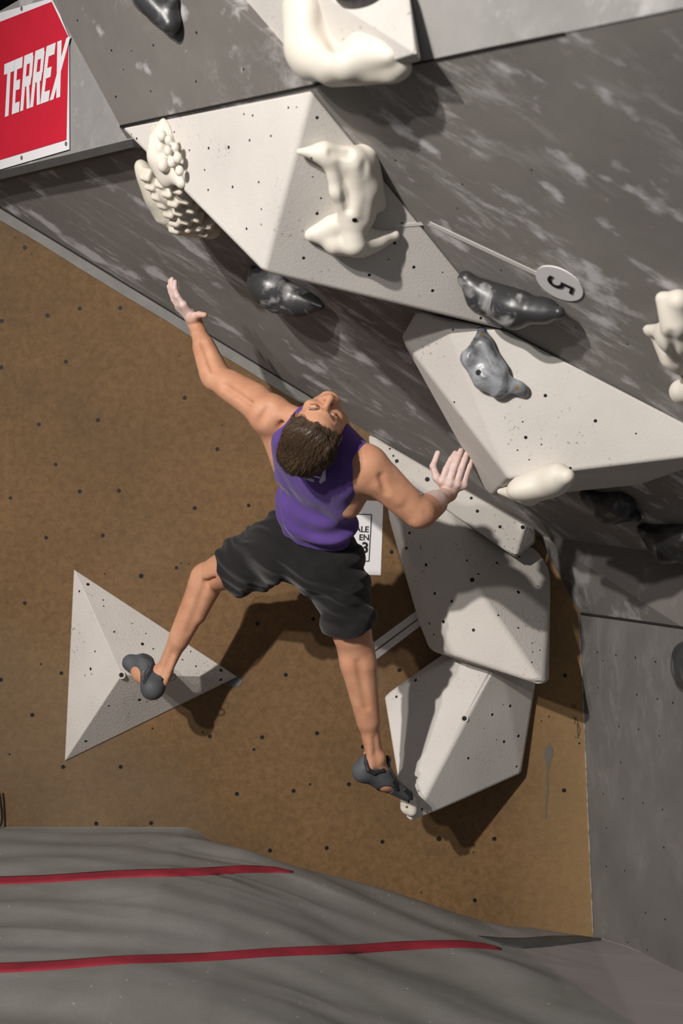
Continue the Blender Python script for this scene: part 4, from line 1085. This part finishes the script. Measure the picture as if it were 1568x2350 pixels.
head += [HCp((0, .084, .010), (0, .112, -.034), .0075, .0115, .010), HE(0, .108, -.037, .013, .011, .010, .008), HE(.014, .100, -.039, .0085, .010, .008, .006), HE(-.014, .100, -.039, .0085, .010, .008, .006),
         HE(.0065, .110, -.047, .0038, .005, .004, .003, 's'), HE(-.0065, .110, -.047, .0038, .005, .004, .003, 's'), HE(0, .078, -.062, .030, .018, .020, .015),
         HCp((-.022, .084, -.0665), (0, .094, -.063), .0045, .0055, .004), HCp((.022, .084, -.0665), (0, .094, -.063), .0045, .0055, .004), HCp((-.020, .084, -.0735), (0, .092, -.076), .005, .0065, .004), HCp((.020, .084, -.0735), (0, .092, -.076), .005, .0065, .004),
         HCp((-.024, .091, -.0695), (.024, .091, -.0695), .0016, .0016, .002, 's')]

all_prims = body + handL + handR + head
def box_of(pr, m): lo, hi = bounds(pr, m); return lo, hi
hb_head = box_of(head, .012); hb_L = box_of(handL, .014); hb_R = box_of(handR, .014)
H0 = .0048
lo, hi = bounds(all_prims, .02)
V, lo_, ax_ = sdf_field(all_prims, lo, hi, H0)
v0, q0 = surface_nets(V, lo_, H0); del V
v0 = relax(v0, q0, 1)
def inside(v, b, m): return ((v > b[0] + m) & (v < b[1] - m)).all(1)
cut = np.zeros(len(v0), bool)
for b in (hb_head, hb_L, hb_R): cut |= inside(v0, b, .010)
q0 = q0[~cut[q0].any(1)]
VV, QQ, off = [v0], [q0], len(v0)
for b, hh in ((hb_head, .0026), (hb_L, .0023), (hb_R, .0023)):
    V, l2, a2 = sdf_field(all_prims, b[0], b[1], hh)
    v, q = surface_nets(V, l2, hh)
    v = relax(v, q, 1, .4)
    VV.append(v); QQ.append(q + off); off += len(v)
v = np.concatenate(VV); q = np.concatenate(QQ)
PM = Matrix.Translation(pelvis)
person = bpy.data.objects.new('person', None); COL.objects.link(person); person.matrix_local = PM; WM[person.name] = PM.copy()
tag(person, 'climber in purple sleeveless shirt and black shorts, leaning back with arms flung wide', 'person')
bme = mesh_arrays('body', v, q, PM)
# chalk on hands (a real coating of powder)
at = bme.attributes.new('chalk', 'FLOAT', 'POINT')
co = np.zeros(len(bme.vertices) * 3, dtype=np.float32); bme.vertices.foreach_get('co', co); co = co.reshape(-1, 3) + np.array(pelvis)
def ch(wr, tip):
    d = np.array((tip - wr).normalized()); t_ = (co - np.array(wr)) @ d
    near = np.linalg.norm(co - np.array(wr.lerp(tip, .5)), axis=1) < .17
    return np.clip((t_ + .012) / .05, 0, 1) * near
at.data.foreach_set('value', np.maximum(ch(wrL, J(398, 655, .68)), ch(wrR, J(1050, 1055, .87))).astype(np.float32))
link('body', bme, SKIN, person, PM)

# eyes, brows, lips
for s in (-1, 1):
    eo = sculpt('eyeball', [HE(s * .031, .0775, -.001, .0118, .0118, .0118)], .0022, EYEW, person)
    sculpt('iris', [HE(s * .031, .0868, -.0005, .0052, .0036, .0052)], .0011, IRIS, eo)
    P_ = []
    for i in range(22):
        a = i / 21; x = .014 + a * .032
        P_.append(HE(s * x, .0925 - a * a * .020, .0195 + .006 * math.sin(a * 2.6), .0040, .0026, .0026 - .0010 * a, .004))
    sculpt('eyebrow', P_, .0012, HAIR2, person)
    sculpt('eyelashes', [HCp((s * .018, .0885, .0025), (s * .031, .0925, .0045), .0016, .0022, .001), HCp((s * .031, .0925, .0045), (s * .047, .083, .000), .0022, .0018, .001)], .0011, HAIRM, person)
sculpt('lips', [HCp((-.021, .0855, -.067), (0, .0950, -.0637), .0036, .0052, .004), HCp((.021, .0855, -.067), (0, .0950, -.0637), .0036, .0052, .004), HCp((-.019, .086, -.073), (0, .0935, -.0757), .0040, .0060, .004), HCp((.019, .086, -.073), (0, .0935, -.0757), .0040, .0060, .004),
    HCp((-.024, .095, -.0695), (.024, .095, -.0695), .0014, .0014, .002, 's')], .0013, LIPM, person)

# hair: a sculpted mass with strand grooves plus loose strands
hp = [HE(0, -.020, .046, .0835, .102, .084, .02), HE(0, -.075, .0, .066, .045, .070, .03), HE(0, .030, .105, .060, .050, .022, .03), HE(-.02, -.07, .060, .060, .060, .055, .03), HE(.02, -.10, .02, .045, .03, .05, .03),
      HE(-.045, .005, .085, .035, .05, .03, .03), HE(.05, .0, .075, .033, .05, .03, .03), HCp((-.078, .022, .03), (-.079, .018, -.012), .008, .004, .01), HCp((.078, .022, .03), (.079, .018, -.012), .008, .004, .01),
      HE(0, .135, -.022, .100, .085, .092, .010, 's'), HE(.098, -.006, -.018, .026, .026, .036, .008, 's'), HE(-.098, -.006, -.018, .026, .026, .036, .008, 's')]
Rn, Fn, Un = np.array(Rv), np.array(Fv), np.array(U_)
hc = np.array(Hc)
def hairwarp(X, Y, Z):
    x = ((X - hc[0]) * Rn[0] + (Y - hc[1]) * Rn[1] + (Z - hc[2]) * Rn[2]) / HS
    y = ((X - hc[0]) * Fn[0] + (Y - hc[1]) * Fn[1] + (Z - hc[2]) * Fn[2]) / HS
    z = ((X - hc[0]) * Un[0] + (Y - hc[1]) * Un[1] + (Z - hc[2]) * Un[2]) / HS
    a = x + .012 * np.sin(y * 38 + 1) + .010 * np.sin(z * 30 + 2) + .25 * x * y * 8
    return .0009 * np.sin(a * 330 + 1.5 * np.sin(y * 40)) + .0010 * np.sin(a * 132 + 1.3) + .0007 * np.sin(a * 610 + 2 * np.sin(z * 50)) + .0024 * np.sin(y * 34 + x * 40) * np.sin(z * 40 + x * 30)
hair = sculpt('hair', hp, .0026, HAIRM, person, warp=hairwarp)
bm = bmesh.new()
rs = random.Random(11)
hv = [WM[hair.name] @ x.co for x in hair.data.vertices]
hbvh = BVHTree.FromPolygons(hv, [tuple(p.vertices) for p in hair.data.polygons])
N_STRANDS = 6500
for i in range(N_STRANDS):
    p0 = hv[rs.randrange(len(hv))]
    loc = p0; pts = []
    side = rs.gauss(0, .22); steps = rs.randint(8, 13); st = .0060
    lift = rs.uniform(.0002, .0022) + (.003 if i % 23 == 0 else 0)
    for k in range(steps):
        q, n, _, _ = hbvh.find_nearest(loc)
        if (q - Hc).dot(n) < 0: n = -n
        f = k / (steps - 1)
        pts.append(q + n * (lift * (.3 + 1.2 * math.sin(f * 2.6)) + (.004 * f * f if i % 9 == 0 else 0)))
        xx = (q - Hc).dot(Rv)
        flow = (-Fv * 1.0 + Vector((-.10, 0, -.45)) * .7 + Rv * (side - .20 + .12 * math.sin(xx * 60)) - U_ * .25)
        flow = (flow - n * flow.dot(n)).normalized()
        loc = q + flow * st
    rows = []
    m = len(pts)
    for k, p in enumerate(pts):
        d = (pts[min(k + 1, m - 1)] - pts[max(k - 1, 0)])
        if d.length < 1e-6: d = -Fv
        d.normalize(); sx = d.cross(p - Hc).normalized(); sy = d.cross(sx)
        r = .00050 * (1.15 - .95 * k / (m - 1))
        rows.append([bm.verts.new(p + sx * r), bm.verts.new(p - sx * .5 * r + sy * r), bm.verts.new(p - sx * .5 * r - sy * r)])
    for k in range(m - 1):
        for j_ in range(3): bm.faces.new((rows[k][j_], rows[k][(j_ + 1) % 3], rows[k + 1][(j_ + 1) % 3], rows[k + 1][j_]))
hs = finish(bm, 'hair_strands', HAIR2, person, PM, smooth=True)
hs['kind'] = 'stuff'

# sleeveless shirt
hemL, hemR = J(618, 1208, .78), J(832, 1288, .86)
sp_ = [Ell(chest + tu * .015 - tb * .018, (.160, .102, .165), AX, k=.04), Ell(waist - tb * .02, (.146, .103, .13), AX, k=.05), Ell(pelvis + tu * .03 - tb * .015, (.150, .112, .10), AX, k=.05)]
for sh, sgn in ((shL, -1), (shR, 1)):
    sp_ += [Cap(neck - tb * .012, mid(neck, sh, .92) + tu * .002, .052, .058, k=.04), Ell(chest + tr * sgn * .085 + tu * .06 + tb * .035, (.073, .043, .083), AX, k=.03), Cap(chest + tr * sgn * .105 - tu * .07, mid(neck, sh, .66) - tu * .05, .050, .052, k=.04)]
hem_n = (-(tu) - tr * -.02).normalized()
hm = (hemL + hemR) / 2
hr = (hemR - hemL).normalized(); hn = hr.cross(tb).normalized()
if hn.dot(tu) > 0: hn = -hn
tun, trn, tbn, hmn = np.array(tu), np.array(tr), np.array(tb), np.array(waist)
def shirt_warp(X, Y, Z):
    a = (X - hmn[0]) * trn[0] + (Y - hmn[1]) * trn[1] + (Z - hmn[2]) * trn[2]
    b = (X - hmn[0]) * tun[0] + (Y - hmn[1]) * tun[1] + (Z - hmn[2]) * tun[2]
    low = np.clip((.22 - b) / .25, 0.05, 1)
    f1 = np.sin((b * 1.0 - a * .55) * 62 + 3.0 * np.sin(a * 11) + 1.5 * np.sin(b * 17))
    f2 = np.sin((b * .9 + a * .75) * 80 + 2.5 * np.sin(a * 14 + 1))
    f3 = np.sin(a * 30 + 2.0 * np.sin(b * 14) + .6)
    side = np.clip((a + .05) / .12, 0, 1)
    return low * (.0060 * f1 * (.35 + side) + .0028 * f2 * (1 - side) + .0028 * f3)
sp_cut = [Half(hm, hn, .004),
        Cap(mid(shL, neck, .16) + tu * .03, shL - tu * .14 + tr * .012, .072, .058, k=.006, op='s'), Cap(shR + tr * .026 + tu * .012, shR - tu * .055 + tr * .036, .058, .056, k=.006, op='s'),
        Cap(HP(0, -.02, -.03), neck + tu * .03 + tb * .002, .07, .064, k=.006, op='s')]
shirt = sculpt('shirt', sp_, .0034, PURPLE, person, warp=shirt_warp, it=1, cuts=sp_cut)
# print on the back: stripes and small lettering
def on_shirt(u, v, lift=.0012):
    p, n = cast(shirt, u, v); return (p + n * lift, n) if p is not None else (None, None)
def draped(name, uvs, mat, parent, lift=.0014, split=3):
    bm = bmesh.new()
    A, B, C_, D = [Vector(x) for x in uvs]
    G = []
    for i in range(split + 1):
        row = []
        for j in range(split * 2 + 1):
            q = A.lerp(B, j / (split * 2)).lerp(D.lerp(C_, j / (split * 2)), i / split)
            p, n = on_shirt(q.x, q.y, lift)
            if p is None: bm.free(); return
            row.append((bm.verts.new(p), bm.verts.new(p - n * .001)))
        G.append(row)
    for i in range(split):
        for j in range(split * 2):
            for k in (0, 1): bm.faces.new((G[i][j][k], G[i][j + 1][k], G[i + 1][j + 1][k], G[i + 1][j][k]))
    finish(bm, name, mat, parent, PM)
PRINT = plain('pale_shirt_print', (0.62, 0.58, 0.70, 1), .7, .2)
for k in range(3):
    draped('printed_stripe', [(733 + k * 5, 1106 - k * 3), (738 + k * 5, 1110 - k * 3), (748, 1082 - k * 7 + 4), (743, 1078 - k * 7 + 2)], PRINT, shirt)
draped('printed_stripe', [(716, 1090), (734, 1094), (736, 1098), (718, 1093)], PRINT, shirt)
for s_, u, v in (('E', 702, 1095), ('A', 709, 1099), ('M', 717, 1102)):
    x = 3.0
    seg = {'E': [((-x, -4), (-x, 4)), ((-x, -4), (x, -4)), ((-x, 0), (x * .6, 0)), ((-x, 4), (x, 4))],
           'A': [((-x, 4), (0, -4)), ((0, -4), (x, 4)), ((-x * .5, 1), (x * .5, 1))],
           'M': [((-x, 4), (-x, -4)), ((-x, -4), (0, 2)), ((0, 2), (x, -4)), ((x, -4), (x, 4))]}[s_]
    for a, b in seg:
        a2 = (u + a[0], v + a[1] + a[0] * .3); b2 = (u + b[0], v + b[1] + b[0] * .3)
        draped('printed_letter', band(a2, b2, 1.7), PRINT, shirt, split=1)

# shorts
SG = [Cap(hipL, hipR, .096, .084, k=.05), Ell(pelvis - tb * .01 - tr * .008, (.142, .110, .11), AX, k=.05), Ell(mid(hipL, pelvis, .4) + tb * .05, (.08, .08, .08), AX, k=.05), Ell(mid(hipR, pelvis, .4) + tb * .05, (.082, .082, .082), AX, k=.05)]
kL = mid(hipL, knL, .72); kR = mid(hipR, knR, .80)
SG += [Cap(hipL, mid(hipL, knL, .95), .104, .092, k=.05), Cap(hipR, mid(hipR, knR, 1.0), .099, .092, k=.05), Cap(kn(hipL, knL, .3, (0, 0, -.025)), kn(hipL, knL, .9, (0, 0, -.03)), .085, .075, k=.04)]
hemcL = J(541, 1288, .49); nL = (knL - hipL).normalized() + Vector((-.12, 0, .05))
hemcR = J(808, 1416, .60); nR = (knR - hipR).normalized()
class HalfBox(Half):              # a cut that only acts near p
    def __init__(s, p, n, k, rad): Half.__init__(s, p, n, k); s.rad = rad
def cutleg(P, p, n, far):         # trims one leg tube: big capsule beyond the hem
    n = n.normalized()
    return Box(p + n * .25, (.2, .2, .25), (n.orthogonal().normalized(), n.cross(n.orthogonal().normalized()), n), .002, k=.004, op='s')
SG_cut = [cutleg(SG, hemcL, nL, 1), cutleg(SG, hemcR, nR, 1), Half(pelvis + tu * .115, tu, .004)]
pn = np.array(pelvis); kLn = np.array((knL - hipL).normalized()); kRn = np.array((knR - hipR).normalized())
def shorts_warp(X, Y, Z):
    x, y, z = X - pn[0], Y - pn[1], Z - pn[2]
    left = np.clip((.02 - x) / .05, 0, 1)
    fl = np.sin((x * 1.0 + z * .35) * 70 + 3 * np.sin(z * 13) + y * 20)
    fr = np.sin((z * .8 - x * .75) * 64 + 2.6 * np.sin(x * 12) + y * 25)
    f2 = np.sin(z * 120 + x * 50 + 2 * np.sin(y * 30))
    return .0060 * fl * left + .0066 * fr * (1 - left) + .0030 * f2
shorts = sculpt('shorts', SG, .0036, BLACKC, person, warp=shorts_warp, cuts=SG_cut)

# climbing shoes
def shoe(side, an, he, mf, to, patch, cuffn, parts):
    r0 = .0375
    P_ = [Cap(he, mf, r0, .036, k=.02), Cap(mf, to, .036, .028, k=.02), Cap(mid(an, he, .45), mf, .034, .034, k=.02), Cap(an.lerp(he, .35), he, .035, r0, k=.02)]
    P_ += parts
    P_ += [Ell(patch, (.024, .024, .026), k=.006, op='s'), Half(an - cuffn * .006, -cuffn if False else cuffn, .004)]
    return P_
cnL = (anL - heL).normalized(); cnR = (anR - heR).normalized()
shin = (knL - anL).normalized()
shL_o = sculpt('shoe', [Cap(J(300, 1520, .255), J(330, 1520, .275), .026, .028, k=.02), Cap(J(300, 1522, .255), mfL, .027, .033, k=.02), Cap(J(332, 1522, .28), heL, .034, .037, k=.02), Cap(anL.lerp(heL, .45), heL, .034, .038, k=.02),
    Ell(heL + Vector((-.004, -.006, -.006)), (.037, .038, .038), k=.02)],
    .0026, SHOE, person, cuts=[Ell(J(308, 1547, .325), (.021, .045, .024), k=.006, op='s'), Ell(anL + shin * .012 + Vector((-.004, -.01, .004)), (.030, .040, .020), k=.005, op='s'), Half(anL + shin * .020, shin, .004)])
shL_o['label'] = 'left grey climbing shoe with pink skin at its open side'
shR_o = sculpt('shoe', [Cap(heR, mfR, .0370, .034, k=.02), Cap(mfR, toR, .034, .022, k=.02), Cap(anR.lerp(heR, .5), mfR, .036, .034, k=.02), Ell(heR + Vector((-.004, -.004, -.004)), (.036, .036, .036), k=.02), Cap(heR, heR + Vector((.012, -.01, .045)), .026, .016, k=.02), Cap(mfR, J(890, 1752, .49), .022, .010, k=.02)] +
    [Ell(J(886, 1816, .525), (.026, .040, .020), k=.006, op='s'), Ell(anR + Vector((.004, -.012, -.004)), (.028, .05, .026), k=.006, op='s'), Half(anR + Vector((0, 0, .028)), Vector((0, 0, 1)), .004)], .003, SHOE, person)
shR_o['label'] = 'right grey climbing shoe standing on its toe'
def sband(name, pts, r, mat, parent, h=.002):
    return sculpt(name, [Cap(pts[i], pts[i + 1], r, r, k=.003) for i in range(len(pts) - 1)], h, mat, parent)
# straps, pull loops, rubber toe caps
def surf(o, u, v, lift):
    p, n = cast(o, u, v)
    return (p + n * lift) if p is not None else J(u, v, .4)
sband('strap', [surf(shL_o, u, v, -.001) for u, v in ((352, 1527), (346, 1540), (338, 1553), (332, 1566))], .0070, SHOE2, shL_o)
sband('strap', [surf(shL_o, u, v, .000) for u, v in ((339, 1529), (331, 1545), (329, 1560))], .0055, SHOE, shL_o)
for (u, v) in ((328, 1543), (326, 1549), (327, 1556)): sband('printed_mark', [surf(shL_o, u, v, .001), surf(shL_o, u + 3, v - 3, .001)], .0018, ORANGE, shL_o, .001)
c_ = J(392, 1553, .35); loop = [c_ + Vector((.017 * math.cos(a), .004, .012 * math.sin(a))) for a in [math.pi + i * 2 * math.pi / 13 for i in range(13)]] + [J(378, 1555, .34)]
sband('pull_loop', [J(374, 1556, .34)] + loop, .0026, SHOE2, shL_o, .0016)
sband('heel_rand', [surf(shL_o, u, v, -.003) for u, v in ((352, 1524), (362, 1545), (372, 1560), (378, 1556))], .0060, SHOE2, shL_o)
sband('strap', [surf(shR_o, u, v, -.002) for u, v in ((842, 1732), (841, 1750), (846, 1768), (860, 1775), (880, 1768), (893, 1745))], .0085, SHOE2, shR_o)
sband('strap', [surf(shR_o, u, v, -.001) for u, v in ((892, 1772), (903, 1792), (912, 1812))], .0065, SHOE2, shR_o)
sband('pull_loop', [J(890, 1750, .505), J(894, 1738, .505), J(889, 1736, .495), J(888, 1750, .485)], .0040, SHOE2, shR_o, .0018)
sband('toe_patch', [surf(shR_o, u, v, -.002) for u, v in ((930, 1812), (940, 1820), (944, 1832))], .009, SHOE2, shR_o)
